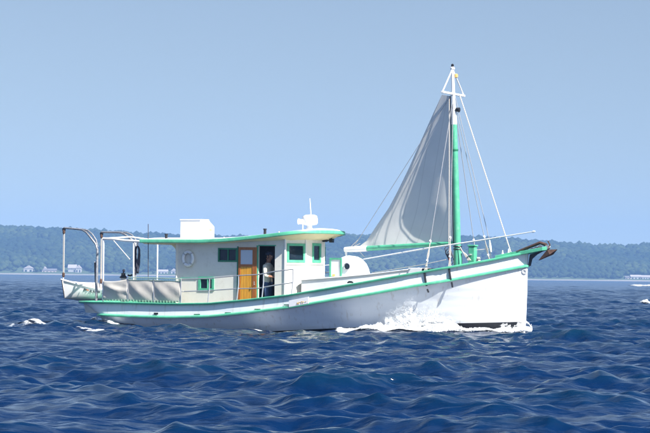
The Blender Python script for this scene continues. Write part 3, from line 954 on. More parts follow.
# green post between door and doorway, door frame head
fx = XP(257.6, YS, 270)
MB().box((fx - 0.03, YS - 0.05, deck_z(fx)), (fx + 0.035, YS - 0.003, Zs(258, 245.4))).build('door_post', M['green'], boat, bevel=0.006)
MB().box((XP(237.3, YS), YS - 0.04, deck_z(-3)), (XP(238.2, YS), YS - 0.003, Zs(238, 246.3))).build('door_post', M['green_dark'], boat)
MB().box((fx + 0.036, YS - 0.03, Zs(266, 246.0)), (Xa + d1 + 0.04, YS - 0.003, Zs(266, 244.9))).build('door_head', M['green'], boat)
MB().box((Xa + S_(181), YS - 0.03, Zs(200, 278.6)), (Xa + S_(198.0), YS - 0.003, Zs(200, 277.9))).build('wall_batten', M['green'], boat)

# roof
def roof():
    Xs = list(np.linspace(X_aft_roof, RXC, 40)) + [RXC + RA * sin(pi / 2 * i / 26) for i in range(1, 27)]
    mb = MB()
    ys = [-1, -0.97, -0.92, -0.86, -0.8, -0.72, -0.5, -0.2, 0, 0.2, 0.5, 0.72, 0.8, 0.86, 0.92, 0.97, 1]
    def soffit(X, y_):
        rho = (max(0, (X - RXC) / RA) ** 2.2 + (abs(y_) / RW) ** 2.2) ** (1 / 2.2)
        k = min(1, max(0, (1 - rho) / (0.22 + 0.30 * max(0, min(1, (X - RXC) / RA)))))
        return 0.065 + (0.05 + 0.11 * max(0, min(1, (X + 2.6) / 1.8))) * k * k * (3 - 2 * k)
    top = []; bot = []
    for X in Xs:
        w = max(0.02, roof_half(X)); z = roof_z(X)
        top.append([(X, w * t, z + 0.05 + 0.10 * (1 - t * t) * min(1, w / 1.5)) for t in ys])
        bot.append([(X, w * t * 0.985, z - soffit(X, w * t)) for t in ys])
    mb.grid(top, mi=0)
    o = len(mb.v)
    mb.grid([r[::-1] for r in bot], mi=1)
    r = mb.build('roof', [M['white'], M['cream']], boat, smooth=True, angle=40)
    # green fascia
    fa = MB()
    path = [(X, -roof_half(X)) for X in Xs] + [(X, roof_half(X)) for X in Xs[::-1][1:]]
    rws = []
    n = len(path)
    for i, (X, Y) in enumerate(path):
        a = Vector(path[max(i - 1, 0)]); b = Vector(path[min(i + 1, n - 1)])
        t = (b - a).normalized(); out = Vector((t.y, -t.x, 0)); p = Vector((X, Y, roof_z(X)))
        rws.append([p + out * o_ + Vector((0, 0, u)) for (o_, u) in ((-0.03, 0.055), (0.012, 0.055), (0.03, 0.03), (0.03, -0.055), (0.012, -0.075), (-0.03, -0.075))])
    fa.grid(rws, close_u=True)
    fa.build('fascia', M['green'], r, smooth=True, angle=40)
    MB().box((X_aft_roof - 0.03, -RW, roof_z(X_aft_roof) - 0.07), (X_aft_roof, RW, roof_z(X_aft_roof) + 0.06)).build('aft_fascia', M['white'], r)
    return r
roof_o = roof()
# knee bracket at the aft corner of the house
for Yk in (YS, -YS):
    kb = MB()
    pr = []
    za = roof_z(Xa) - 0.06
    A0 = P(176.5, 252.5, YS); A1 = P(163, 243, YS)
    steps = 8; outer = []; inner_ = []
    for i in range(steps + 1):
        t = i / steps * pi / 2
        cx, cz = A1.x, A0.z
        outer.append((cx + (A0.x - cx) * sin(t), cz + (za - cz) * cos(t)))
    for i in range(steps):
        (xa_, za_), (xb_, zb_) = outer[i], outer[i + 1]
        kb.hexa([(xa_, Yk - .025, za_), (xb_, Yk - .025, zb_), (xb_, Yk + .025, zb_), (xa_, Yk + .025, za_)],
                [(xa_, Yk - .025, za + 0.02), (xb_, Yk - .025, za + 0.02), (xb_, Yk + .025, za + 0.02), (xa_, Yk + .025, za + 0.02)])
    kb.build('knee_bracket', M['cream'], boat)

# roof fittings
def roof_stub(px, py0, Y=-1.3):
    p = P(px, py0, Y); z0 = roof_z(p.x) + 0.03
    MB().lathe([(0.05, 0), (0.05, p.z - z0 - 0.04), (0.065, p.z - z0 - 0.04), (0.065, p.z - z0)], (p.x, Y, z0), seg=12).build('vent_pipe', M['black'], boat, smooth=True)
roof_stub(166.3, 233.8); roof_stub(265, 228.6)
for px_, py_ in ((127, 238), (189.5, 237.2), (224, 235.8), (279, 230.3)):
    p = P(px_, py_, -1.6)
    if p.x > X_aft_roof:
        MB().lathe([(0.03, 0), (0.03, 0.07), (0.01, 0.09)], (p.x, -1.6, roof_z(p.x) + 0.03), seg=8).build('roof_cleat', M['grey_plastic'], boat)
# radar and its mast on the pilothouse roof
pr = P(309.5, 229, 0.0); zr = roof_z(pr.x) + 0.13
rad = MB()
zt = P(309.5, 214.6, 0).z
rad.lathe([(0.17, 0), (0.15, 0.06), (0.10, 0.12), (0.09, 0.20)], (pr.x, 0, zr), seg=16)
ped = rad.build('radar_pedestal', M['plastic'], boat, smooth=True)
zc = zr + 0.20
hd = zt - zc
rd = MB().lathe([(0.10, 0), (0.24, 0.02), (0.28, 0.07), (0.285, hd * 0.55), (0.26, hd * 0.85), (0.17, hd * 0.97), (0.02, hd)], (pr.x + 0.02, 0, zc), (-0.05, 0, 1), 24).build('radar_dome', M['plastic'], boat, smooth=True, angle=60)
MB().lathe([(0.04, 0), (0.09, 0.03), (0.10, 0.16), (0.11, 0.17), (0.11, 0.19)], (pr.x - 0.12, -0.25, zc + 0.12), (-1, -0.1, 0.05), 14).build('searchlight', M['plastic'], boat, smooth=True)
MB().tube([(pr.x - 0.14, -0.25, zr - 0.04), (pr.x - 0.14, -0.25, zc + 0.08)], 0.025, 8).build('searchlight_stem', M['plastic'], boat)
pa = P(309.8, 198.5, 0.15); pb = P(311.4, 222, 0.15)
MB().tube([pb, pa], [0.022, 0.014], 6).build('whip_antenna', M['plastic'], boat)
# flood lamps under the front overhang
for (px_, py_, s_) in ((325.0, 240.0, 1.0), (331.6, 240.6, 0.95)):
    p = P(px_, py_, 0.55)
    fl = MB()
    fl.box((p.x - 0.07 * s_, p.y - 0.08, p.z - 0.07), (p.x + 0.07 * s_, p.y + 0.08, p.z + 0.07))
    f_ = fl.build('flood_lamp', M['black'], boat, bevel=0.012)
    MB().box((p.x + 0.07 * s_, p.y - 0.065, p.z - 0.055), (p.x + 0.078 * s_, p.y + 0.065, p.z + 0.055)).build('lens', M['glass'], f_)
    MB().tube([(p.x, p.y, p.z + 0.06), (p.x, p.y, roof_z(min(p.x, 0.3)) - 0.05)], 0.014, 6).build('bracket', M['black'], f_)
pA, pB = P(325.0, 240.3, 0.55), P(331.6, 240.8, 0.55)
MB().tube([pA, pB], 0.025, 6).build('lamp_bar', M['black'], boat)

# hand rails along the starboard side deck, mirrored to port
RU = curve((181, 279.0), (209, 278.4), (237.5, 275.6), (258, 274.6), (275, 271.4), (293.2, 269.2))
RL = curve((181, 291.6), (209, 290.6), (237.5, 288.6), (258, 288.4), (275, 285.2), (293.2, 282.6))
YR = -2.0
def rail_pt(px, cv, s_=1):
    py = float(np.interp(px, cv[0], cv[1])); p = P(px, py, YR); 
    return Vector((p.x, p.y * s_, p.z))
for s_ in (1, -1):
    for cv in (RU, RL):
        MB().tube([rail_pt(px, cv, s_) for px in np.linspace(181, 293.2, 26)], 0.021, 8).build('hand_rail', M['bright_steel'], boat, smooth=True)
    for px in (181, 209.6, 238.6, 263.6, 293.2):
        t = rail_pt(px, RU, s_); Xp = t.x; b_, z_ = cap_at(Xp)
        MB().tube([t, (Xp, s_ * YR, t.z - 0.3), (Xp, -s_ * (b_ - 0.03), z_ + 0.02)], 0.022, 8).build('stanchion', M['bright_steel'], boat, smooth=True)

# lifebuoy hung on the house side (its own thing)
lb = P(188.3, 258.6, YS - 0.06)
bw = boat.matrix_basis if False else (Matrix.Translation(BOAT) @ Matrix.Rotation(-TH, 4, 'Z'))
def to_world(p): return bw @ Vector(p)
buoy = empty('lifebuoy', to_world(lb), -TH)
ring = MB(); ring.tube([(0.205 * cos(a), -0.02, 0.245 * sin(a)) for a in [2 * pi * i / 32 for i in range(32)]], 0.058, 12, closed=True)
ring.build('ring', M['plastic'], buoy, smooth=True)
for k in range(4):
    a = pi / 4 + k * pi / 2
    bnd = MB(); bnd.tube([(0.205 * cos(a + t), -0.02, 0.245 * sin(a + t)) for t in (-0.12, -0.06, 0, 0.06, 0.12)], 0.062, 12)
    bnd.build('band', M['grey_plastic'], buoy, smooth=True)
gl_ = MB(); gl_.tube([(0.275 * cos(a) * (1 + 0.05 * cos(4 * a)), -0.02, 0.31 * sin(a) * (1 + 0.05 * cos(4 * a))) for a in [2 * pi * i / 40 for i in range(40)]], 0.008, 5, closed=True)
gl_.build('grab_line', M['rope'], buoy)
tag(buoy, 'white lifebuoy ring hanging on the aft cabin side', 'lifebuoy')

# white locker on the house roof (its own thing)
bxa = P(180, 238, -0.55); bxb = P(200.5, 238, -0.55)
zb0 = roof_z(bxa.x) + 0.02; ztop = P(190, 219.8, -0.55).z
lk = empty('deck_locker', to_world((bxa.x, -0.55, zb0)), -TH)
Lx = bxb.x - bxa.x; wy = 0.98; H = ztop - zb0
prof = [(0, 0), (wy, 0), (wy, H * 0.70), (wy - 0.07, H * 0.76), (wy - 0.40, H), (0, H)]
b = MB(); n_ = len(prof)
b.add([(0, y_, z_) for y_, z_ in prof] + [(Lx, y_, z_) for y_, z_ in prof], [tuple(range(n_)), tuple(range(2 * n_ - 1, n_ - 1, -1))] + [(i, n_ + i, n_ + (i + 1) % n_, (i + 1) % n_) for i in range(n_)])
b.build('case', M['plastic'], lk, bevel=0.02)
MB().box((-0.015, -0.02, H * 0.985), (Lx + 0.015, wy - 0.40, H * 1.03)).build('lid', M['plastic'], lk, bevel=0.01)
vt = MB().lathe([(0.10, 0), (0.10, 0.02), (0.075, 0.03), (0.075, 0.012)], (0, 0, 0), (1, 0, 0), 18).build('port_ring', M['grey_plastic'], lk, smooth=True)
vt.location = (Lx + 0.001, 0.14, H * 0.36); vt.scale = (1, 1, 1.6)
MB().box((Lx, 0.62, H * 0.50), (Lx + 0.006, 0.80, H * 0.58)).build('sticker', M['gold'], lk)
for yy in (0.12, 0.8):
    MB().box((Lx * 0.1, yy - 0.04, -0.045), (Lx * 0.9, yy + 0.04, 0.0)).build('skid', M['black'], lk)
tag(lk, 'big white locker box with one sloped shoulder on the cabin roof', 'locker')

# awning frame over the after deck
Ya = -1.85
YM = -Ya
def pipe(name, pts, r, mat, smooth=True, parent=boat):
    return MB().tube(pts, r, 8).build(name, mat, parent, smooth=smooth)
for s_ in (1, -1):
    def q(px, py): 
        p = P(px, py, Ya); return Vector((p.x, p.y * s_, p.z))
    pipe('awning_rail', [q(103, 238.6), (q(112, 238.9)), q(125, 240.6), q(140, 241.4)], 0.045, M['plastic'])
    pipe('awning_post', [q(133.5, 241), q(133.5, 279), q(133.5, 302.5)], 0.028, M['plastic'])
    pipe('awning_post', [q(103.6, 238.6), q(103.2, 279), q(102.8, 301.5)], 0.03, M['plastic'] )
pipe('awning_bow', [P(103, 238.6, Ya), Vector((P(103, 238.6, Ya).x, 0, P(103, 238.6, Ya).z + 0.1)), Vector((P(103, 238.6, Ya).x, -Ya, P(103, 238.6, Ya).z))], 0.03, M['plastic'])
pipe('boat_hook', [P(113.5, 240.5, -1.2), P(130, 259.6, -1.2)], 0.02, M['grey_plastic'])
pipe('aerial', [P(148.2, 224, -1.7), P(148.2, 302, -1.7)], 0.014, M['dark_rope'])
# hanging coil of dark rope by the post
ch = empty('rope_coil', to_world(P(137.5, 246, -1.6)), -TH)
hk = MB()
base = P(137.5, 246, -1.6)
for k in range(6):
    o1 = random.uniform(-0.04, 0.04); ln = random.uniform(0.75, 1.0)
    pts = []
    for i in range(22):
        a = 2 * pi * i / 22
        pts.append(((0.07 + 0.02 * random.random()) * sin(a) + o1 * (1 - cos(a)), 0.05 * cos(a) * sin(a) + o1, -ln / 2 + ln / 2 * cos(a)))
    hk.tube(pts, 0.022, 6, closed=True)
hk.tube([(0, 0, 0.22), (0.01, 0, 0.1), (0, 0, -0.02)], 0.018, 6)
hk.build('coil', M['dark_rope'], ch, smooth=True)
hk2 = MB(); hk2.tube([(-0.05, 0, -0.80), (-0.08, 0, -0.95), (-0.06, 0, -1.05)], [0.03, 0.06, 0.035], 8); hk2.build('rope_tail', M['dark_rope'], ch, smooth=True)
tag(ch, 'dark rope coil hanging beside the forward awning post', 'rope')

# weather cloths along the after rail: three panels
def half_y(X): return -(half(X, 0) - 0.03)
CT = curve((103, 281.0), (116, 280.3), (128, 279), (154, 279.6), (181, 280.4))
CB = curve((103, 300.6), (128, 300.9), (154, 301.8), (181, 302.2))
def cl_pt(px, v):
    yy = np.interp(px, CB[0], CB[1]) * (1 - v) + np.interp(px, CT[0], CT[1]) * v
    Y = -1.9
    for _ in range(4):
        p = P(px, yy, Y); Y = half_y(p.x)
    return P(px, yy, Y)
for k, (a, b_) in enumerate(((103.4, 127.6), (128.2, 153.4), (154, 180.6))):
    rws = []
    nu, nv = 26, 14
    for j in range(nv + 1):
        v = j / nv; row = []
        for i in range(nu + 1):
            u = i / nu; p = cl_pt(a + (b_ - a) * u, v)
            bulge = 0.05 * sin(pi * u) * sin(pi * v) + 0.018 * sin(9 * u + 7 * v + k) * sin(pi * v)
            if k == 0:
                bulge += 0.05 * max(0, sin(3.2 * pi * (v + 0.35 * u))) * sin(pi * min(1, v + 0.05))
            sag = -0.03 * sin(pi * u) * v
            row.append((p.x, p.y - bulge, p.z + sag))
        rws.append(row)
    MB().grid(rws).build('weather_cloth', M['dodger'], boat, smooth=True, angle=180, solid=0.006)
# rail the cloths are laced to, posts and lacing
pipe('cloth_rail', [cl_pt(px, 1) + Vector((0, 0, 0.06)) for px in np.linspace(128, 181, 16)], 0.018, M['bright_steel'])
for px in (128, 153.8, 181):
    pipe('cloth_post', [cl_pt(px, 0) - Vector((0, 0, 0.05)), cl_pt(px, 1) + Vector((0, 0, 0.07))], 0.02, M['bright_steel'])
lc = MB()
for px in np.arange(129, 181, 1.9):
    p = cl_pt(px, 1)
    lc.tube([p + Vector((0, -0.01, -0.05)), p + Vector((0.02, -0.03, 0.05)), p + Vector((0.03, 0.01, 0.09))], 0.009, 4)
for px in np.arange(104, 181, 3.0):
    p = cl_pt(px, 0)
    lc.tube([p + Vector((0, -0.02, 0.05)), p + Vector((0.02, -0.05, -0.02)), p + Vector((0.05, -0.02, -0.05))], 0.012, 4)
lo = lc.build('lacing', M['green_dark'], boat); lo['kind'] = 'stuff'

# davits
def davit(Yd, base, knee, shoulder, tip, web):
    b0_, b1_, s1_, t1_ = [P(*q, Yd) for q in (base, knee, shoulder, tip)]
    rt = MB()
    rt.tube([b0_, b1_ + Vector((0, 0, -0.15)), b1_ + (s1_ - b1_) * 0.12, b1_ + (s1_ - b1_) * 0.85, s1_ + (t1_ - s1_) * 0.12, t1_], [0.05, 0.046, 0.042, 0.042, 0.04, 0.034], 10)
    d = rt.build('davit', M['steel'], boat, smooth=True)
    # outer curved stay
    wpts = [P(*q, Yd) for q in web]
    MB().tube(wpts, 0.03, 8).build('stay', M['steel'], d, smooth=True)
    MB().lathe([(0.05, -0.03), (0.07, -0.02), (0.07, 0.02), (0.05, 0.03)], t1_ + Vector((0, 0, -0.06)), (0, 1, 0), 12).build('sheave', M['black'], d, smooth=True)
    return t1_
tipS = davit(-1.3, (96.2, 301), (97.4, 246), (84.5, 229.8), (64, 227.8), [(82.5, 229.4), (88, 230.5), (92.5, 234.5), (96, 240), (97.6, 247)])
tipP = davit(1.3, (134.5, 300), (136.0, 243), (122.5, 232.4), (101.6, 232.2), [(120, 232.2), (127, 232.6), (132, 235), (135.4, 239.6), (136.2, 245)])
pipe('davit_brace', [P(96.6, 298, -1.3), P(95.3, 262.5, -1.28)], 0.045, M['rubber'])
MB().lathe([(0.03, 0), (0.045, 0.02), (0.045, 0.05), (0.02, 0.07)], P(95.3, 263, -1.28), seg=10).build('brace_cap', M['plastic'], boat, smooth=True)

# dark winch on the after deck
wp = P(123.3, 278, -0.9)
wr_ = empty('deck_winch', to_world((wp.x, wp.y, deck_z(wp.x))), -TH)
hgt = wp.z - deck_z(wp.x)
MB().lathe([(0.12, 0), (0.10, 0.1), (0.10, hgt - 0.02), (0.14, hgt)], (0, 0, 0), seg=14).build('pedestal', M['grey_plastic'], wr_, smooth=True)
MB().lathe([(0.15, 0), (0.13, 0.04), (0.085, 0.10), (0.075, 0.15), (0.09, 0.18)], (0, 0, hgt), seg=16).build('drum', M['black'], wr_, smooth=True)
MB().tube([(0, 0, hgt + 0.18), (0.02, 0, hgt + 0.26)], 0.03, 8).build('spindle', M['black'], wr_, smooth=True)
MB().lathe([(0.01, -0.055), (0.045, -0.035), (0.052, 0), (0.045, 0.035), (0.01, 0.055)], (0.02, 0, hgt + 0.28), seg=12).build('handle_knob', M['navy'], wr_, smooth=True)
tag(wr_, 'small black winch standing behind the aftmost weather cloth', 'winch')
cb = P(130, 275.2, -1.2)
pipe('rail_cleat', [cb + Vector((-0.09, 0, 0)), cb + Vector((0, 0, -0.02)), cb + Vector((0.09, 0, 0.01))], 0.035, M['black'])
pipe('cleat_post', [cb, cb - Vector((0, 0, 0.5))], 0.02, M['bright_steel'])

# ---- foredeck
# low trunk forward of the pilothouse
TK = curve((300, 279.5), (325, 277.6), (345, 276.0), (371, 273.5), (407, 269.0), (420, 268.5))
tr_x0, tr_x1 = X1 + 0.06, XP(407, -0.95, 270)
tk = MB(); rws_s = []; n_ = 14
sec = []
for i in range(n_ + 1):
    X = tr_x0 + (tr_x1 - tr_x0) * i / n_; w = 1.1 - 0.35 * (i / n_) ** 2
    zt_t = ZP(X, -w, TK); zd = deck_z(X) - 0.05
    sec.append([(X, -w, zd), (X, -w, zt_t - 0.03), (X, -w + 0.04, zt_t), (X, 0, zt_t + 0.05), (X, w - 0.04, zt_t), (X, w, zt_t - 0.03), (X, w, zd)])
tk.grid(sec)
e_ = sec[-1]; tk.add(e_, [tuple(range(len(e_)))])
tk.build('foredeck_trunk', M['white'], boat, smooth=True, angle=30)
# trunk edge moulding
MB().tube([Vector(s[1]) + Vector((0, -0.02, 0.0)) for s in sec], 0.022, 6).build('trunk_moulding', M['grey_plastic'], boat, smooth=True)
# companion hatch: green edged box with curved hood
Yh = -0.45
hx0 = XP(330.3, Yh, 268); hx1 = XP(341.0, Yh, 268); hx2 = XP(358, Yh, 268)
zt_h = P(336, 258.4, Yh).z
zbh = ZP(hx0, -1.0, TK)
hb_ = MB(); hb_.box((hx0, Yh, zbh - 0.1), (hx1, Yh + 0.85, zt_h))
hatch = hb_.build('companion_hatch', M['white'], boat, bevel=0.01)
for xx in (hx0, hx1):
    MB().box((xx - 0.03, Yh - 0.022, zbh - 0.08), (xx + 0.035, Yh + 0.02, zt_h + 0.02)).build('edge_post', M['green'], hatch, bevel=0.005)
MB().box((hx0 + 0.035, Yh - 0.02, zt_h - 0.045), (hx1 - 0.03, Yh + 0.0, zt_h + 0.018)).build('edge_top', M['green'], hatch)
MB().box((hx0 + 0.10, Yh - 0.03, zbh + 0.06), (hx0 + 0.20, Yh - 0.0, zbh + 0.13)).build('latch', M['gold'], hatch)
# rounded hood: side profile in X-Z, width in Y
HC = [(341.2, 257.4), (345, 255.9), (351, 256.6), (357, 259.0), (362.5, 263.0), (367, 267.8), (370.5, 272.6), (371.8, 275)]
prof = []
for (px_, py_) in HC:
    t = (px_ - 341.2) / 30.6
    Yq = Yh + 0.10 + 0.55 * t ** 2
    p = P(px_, py_, Yq); prof.append((p.x, p.z))
hm_ = MB()
wy0, wy1 = Yh + 0.0, Yh + 0.85
zb_ = zbh - 0.12
rws = []
N_ = len(prof)
for i, (X, z) in enumerate(prof):
    t = i / (N_ - 1)
    ins = 0.04 + 0.30 * t ** 2.2        # plan narrows towards the front
    row = []
    y0_, y1_ = wy0 + ins, wy1 - ins
    row += [(X, y0_, zb_), (X, y0_ , z - 0.10 - 0.0 * t), (X, y0_ + 0.03, z - 0.035), (X, y0_ + 0.10, z), (X, (y0_ + y1_) / 2, z + 0.02), (X, y1_ - 0.10, z), (X, y1_ - 0.03, z - 0.035), (X, y1_, z - 0.10), (X, y1_, zb_)]
    row = [(a, b, max(c, zb_)) for a, b, c in row]
    rws.append(row)
hm_.grid(rws); hm_.add(rws[-1], [tuple(range(9))]); hm_.add(rws[0], [tuple(range(9))[::-1]])
hood = hm_.build('hatch_hood', M['white'], boat, smooth=True, angle=50)
pp = P(347.2, 266.4, Yh + 0.03)
MB().lathe([(0.125, 0), (0.13, 0.03), (0.11, 0.035), (0.10, 0.015)], pp, (0, -1, 0), 20).build('porthole_ring', M['bright_steel'], hood, smooth=True)
MB().lathe([(0.10, 0.0), (0.10, 0.022), (0.001, 0.024)], pp, (0, -1, 0), 20).build('porthole_glass', M['house_window'], hood, smooth=True)
# white locker forward of the trunk, and a black block painted as its shadow
for (a, b_, y0_, y1_) in ((408, 421.5, 267.8, 274), (421.8, 430, 268.2, 272)):
    q0 = P(a, y0_, -1.0); q1 = P(b_, y0_ + 0.2, -1.0)
    MB().box((q0.x, -1.0, deck_z(q0.x) - 0.1), (q1.x, -0.2, q0.z)).build('deck_box_and_shade', M['white'] if a < 420 else M['black'], boat, bevel=0.015)
q = on_hull(350, 283.4, -0.1); MB().tube([q + Vector((-.10, 0, .02)), q + Vector((-.04, 0, .05)), q + Vector((0.05, 0, .05)), q + Vector((.12, 0, .03))], [0.02, 0.035, 0.035, 0.02], 8).build('fairlead', M['black'], boat, smooth=True)

# mast, masthead, crosstrees
def mast_pt(py):
    px = 458.0 + (py - 264) * (458.0 - 452.5) / (264 - 68.0)
    return P(px, py, 0)
zdm = deck_z(mast_pt(264).x)
pb_ = mast_pt(264); foot = Vector((pb_.x + 0.02, 0, zdm))
MB().tube([foot, mast_pt(255), mast_pt(248)], [0.155, 0.15, 0.135], 16).build('mast_step', M['green'], boat, smooth=True)
MB().tube([mast_pt(249), mast_pt(200), mast_pt(124.5)], [0.118, 0.115, 0.10], 16).build('mast', M['green'], boat, smooth=True)
MB().tube([mast_pt(124.6), mast_pt(116), mast_pt(108), mast_pt(90), mast_pt(69)], [0.102, 0.095, 0.075, 0.065, 0.05], 14).build('masthead', M['plastic'], boat, smooth=True)
MB().lathe([(0.075, 0), (0.08, 0.05), (0.05, 0.09)], mast_pt(69.5), seg=12).build('masthead_cap', M['plastic'], boat, smooth=True)
MB().lathe([(0.03, 0), (0.05, 0.03), (0.05, 0.08), (0.02, 0.11)], mast_pt(67), seg=10).build('masthead_lamp', M['black'], boat, smooth=True)
for py_ in (246.6, 249.2):
    MB().lathe([(0.15, -0.02), (0.16, 0), (0.15, 0.02)], mast_pt(py_), seg=16).build('mast_band', M['black'], boat, smooth=True)
MB().lathe([(0.122, -0.03), (0.124, 0.03)], mast_pt(150), seg=16).build('mast_band', M['green_dark'], boat, smooth=True)
# crosstree lies athwartships
cm = mast_pt(94)
hw_ = 0.92
ctz = cm.z
cL = Vector((cm.x, -hw_, ctz - 0.0)); cR = Vector((cm.x, hw_, ctz))
MB().hexa([cL + Vector((-.045, 0, -.035)), cL + Vector((.045, 0, -.035)), cR + Vector((.045, 0, -.035)), cR + Vector((-.045, 0, -.035))],
          [cL + Vector((-.045, 0, .035)), cL + Vector((.045, 0, .035)), cR + Vector((.045, 0, .035)), cR + Vector((-.045, 0, .035))]).build('crosstree', M['plastic'], boat, bevel=0.01)
tp = mast_pt(70)
for e_ in (cL, cR):
    MB().tube([e_ * 0.97 + Vector((cm.x * 0.03, 0, ctz * 0.03)), tp + Vector((0, 0.04 if e_.y > 0 else -0.04, 0))], 0.024, 8).build('crosstree_strut', M['plastic'], boat, smooth=True)
q = P(456.2, 78, 0.1); MB().lathe([(0.02, 0), (0.06, 0.03), (0.06, 0.12), (0.02, 0.15)], q, seg=12).build('deck_lamp', M['gold'], boat, smooth=True)
q = P(456.8, 109.5, 0.0)
MB().lathe([(0.03, 0), (0.07, 0.04), (0.085, 0.16), (0.07, 0.17)], q - Vector((0.06, 0, 0)), (1, 0, -0.1), 14).build('steaming_lamp', M['black'], boat, smooth=True)
# bitt forward of the mast
bt = P(472.6, 262, 0); btt = P(472.6, 246.6, 0)
MB().box((bt.x - 0.12, -0.12, deck_z(bt.x)), (bt.x + 0.12, 0.12, btt.z)).build('samson_post', M['green'], boat, bevel=0.03)
MB().box((bt.x - 0.15, -0.14, btt.z - 0.0), (bt.x + 0.15, 0.14, btt.z + 0.06)).build('post_cap', M['green'], boat, bevel=0.02)
MB().tube([(bt.x, -0.3, bt.z + 0.25), (bt.x, 0.3, bt.z + 0.25)], 0.03, 8).build('norman_pin', M['bright_steel'], boat)
# boom
g0, g1 = P(454, 243.2, 0.0), P(367.5, 248.4, 0.40)
MB().tube([g0, (g0 + g1) / 2, g1], [0.07, 0.085, 0.09], 12).build('boom', M['green'], boat, smooth=True)
g2, g3 = P(367.3, 248.6, 0.405), P(345, 249.6, 0.50)
MB().tube([g2, (g2 + g3) / 2, g3], [0.10, 0.11, 0.09], 12).build('boom_end', M['plastic'], boat, smooth=True)
MB().tube([P(346, 248, 0.5), P(346.2, 255, 0.5), P(346.5, 257.4, 0.5)], [0.06, 0.035, 0.02], 8).build('boom_block', M['plastic'], boat, smooth=True)
MB().tube([P(346.3, 256, 0.5), P(343.3, 276.4, 0.3)], 0.011, 6).build('mainsheet', M['rope'], boat)
for (a, b_) in (((351, 246.6), (357.8, 240)), ((353.4, 246.6), (360, 243.5)), ((360, 252), (364.5, 257))):
    MB().tube([P(*a, 0.42), P(*b_, 0.42)], 0.010, 5).build('lashing', M['rope'], boat)

# sail
LUF = [(450.3, 96), (451.2, 130), (452.6, 180), (453.6, 242.2)]
LEE = [(441.2, 94.6), (433.0, 111), (418.0, 141.5), (405.8, 167), (394.4, 188.6), (384, 208), (371, 227), (357, 248.4)]
nv, nu = 60, 64
lee = np.array(LEE); 
def lee_at(py): return float(np.interp(py, lee[:, 1], lee[:, 0]))
luf = np.array(LUF)
def luf_at(py): return float(np.interp(py, luf[:, 1], luf[:, 0]))
rws = []
for j in range(nv + 1):
    v = j / nv
    pl = 243.4 + (96 - 243.4) * v; pe = 248.2 + (94.6 - 248.2) * v
    a = P(luf_at(pl), pl, 0); b = P(lee_at(pe), pe, 0.45 * (1 - v))
    row = []
    chord = (a - b).length
    for i in range(nu + 1):
        u = i / nu
        p = a.lerp(b, u)
        prof_ = (u ** 0.85) * (1 - u) ** 0.95 * 2.2
        vert = 0.28 + 0.72 * sin(pi / 2 * v / 0.26) if v < 0.26 else ((1 - v) / 0.74) ** 1.15
        Y = 0.66 * prof_ * vert
        if u > 0.90: Y += (u - 0.90) * 3.6 * min(1, chord / 2.5) * min(1, v / 0.05)
        Y += 0.006 * sin(30 * u + 4 * v) * (1 - v) ** 2
        row.append((p.x, p.y + Y, p.z))
    rws.append(row)
MB().grid(rws).build('sail', M['sail'], boat, smooth=True, angle=180)
# luff rope and hoops
MB().tube([P(luf_at(y_), y_, 0) for y_ in np.linspace(96, 243, 12)], 0.022, 6).build('luff_rope', M['dark_rope'], boat, smooth=True)
MB().tube([P(449.2, 97, -0.1), P(449.2, 170, -0.1), P(448.8, 246, -0.15)], 0.014, 5).build('halyard', M['rope'], boat)

# standing and running rigging
def wire(name, pts, r=0.011, mat='wire', sag=0.0):
    P3 = [Vector(p) for p in pts]
    if sag and len(P3) == 2:
        P3 = [P3[0].lerp(P3[1], t) - Vector((0, 0, sag * 4 * t * (1 - t))) for t in np.linspace(0, 1, 14)]
    return MB().tube(P3, r, 5).build(name, M[mat], boat)
mh = mast_pt(96)
def capS(px, s_=-1, lift=0.03):
    # a point on the cap rail (starboard -1, port +1) above a given fore-and-aft position
    X = XP(px, s_ * 1.5)
    for _ in range(5): X = XP(px, s_ * half(X, 0), 262)
    b_, z_ = cap_at(X); return Vector((X, s_ * (b_ - 0.02), z_ + lift))
s1b = capS(425.5); s2b = capS(449.5); p1b = capS(478.0, 1); p2b = capS(490.5, 1)
def shroud(bot, r=0.012):
    d = (mh - bot); k1 = bot + d * 0.085; k2 = bot + d * 0.165
    wire('shroud', [k2, mh], r)
    MB().lathe([(0.02, -0.03), (0.05, -0.02), (0.05, 0.02), (0.02, 0.03)], k1 - d * 0.03, (1, 0, 0), 8).build('deadeye', M['plastic'], boat, smooth=True)
    MB().lathe([(0.02, -0.03), (0.05, -0.02), (0.05, 0.02), (0.02, 0.03)], k2, (1, 0, 0), 8).build('deadeye', M['plastic'], boat, smooth=True)
    for o in (-0.03, 0.0, 0.03):
        MB().tube([bot + Vector((o * 1.6, 0, 0)), k1 + Vector((-o, 0, 0)), k2 + Vector((o * 0.5, 0, 0))], 0.011, 5).build('lanyard', M['rope'], boat)
for q in (s1b, s2b, p1b, p2b): shroud(q)
# backstay / topping lift, forestay, jib halyard
wire('topping_lift', [cL.lerp(cm, 0.95) + Vector((0, 0, 0.05)), P(354, 246.4, 0.46)], 0.010, 'wire')
fs_t = P(463.2, 94.5, 0.5); fs_b = P(510.8, 252.2, 0.0)
wire('forestay', [Vector((cm.x + .05, 0.4, ctz + 0.02)), fs_b], 0.019, 'rope')
wire('jib_halyard', [mast_pt(98) + Vector((0.08, 0, 0)), P(489.6, 241, 0.3), P(490.6, 258, 0.5)], 0.012, 'wire')
MB().tube([P(489.5, 240, 0.3), P(490, 246, 0.35), P(491, 252, 0.4)], [0.02, 0.05, 0.03], 6).build('block', M['plastic'], boat, smooth=True)
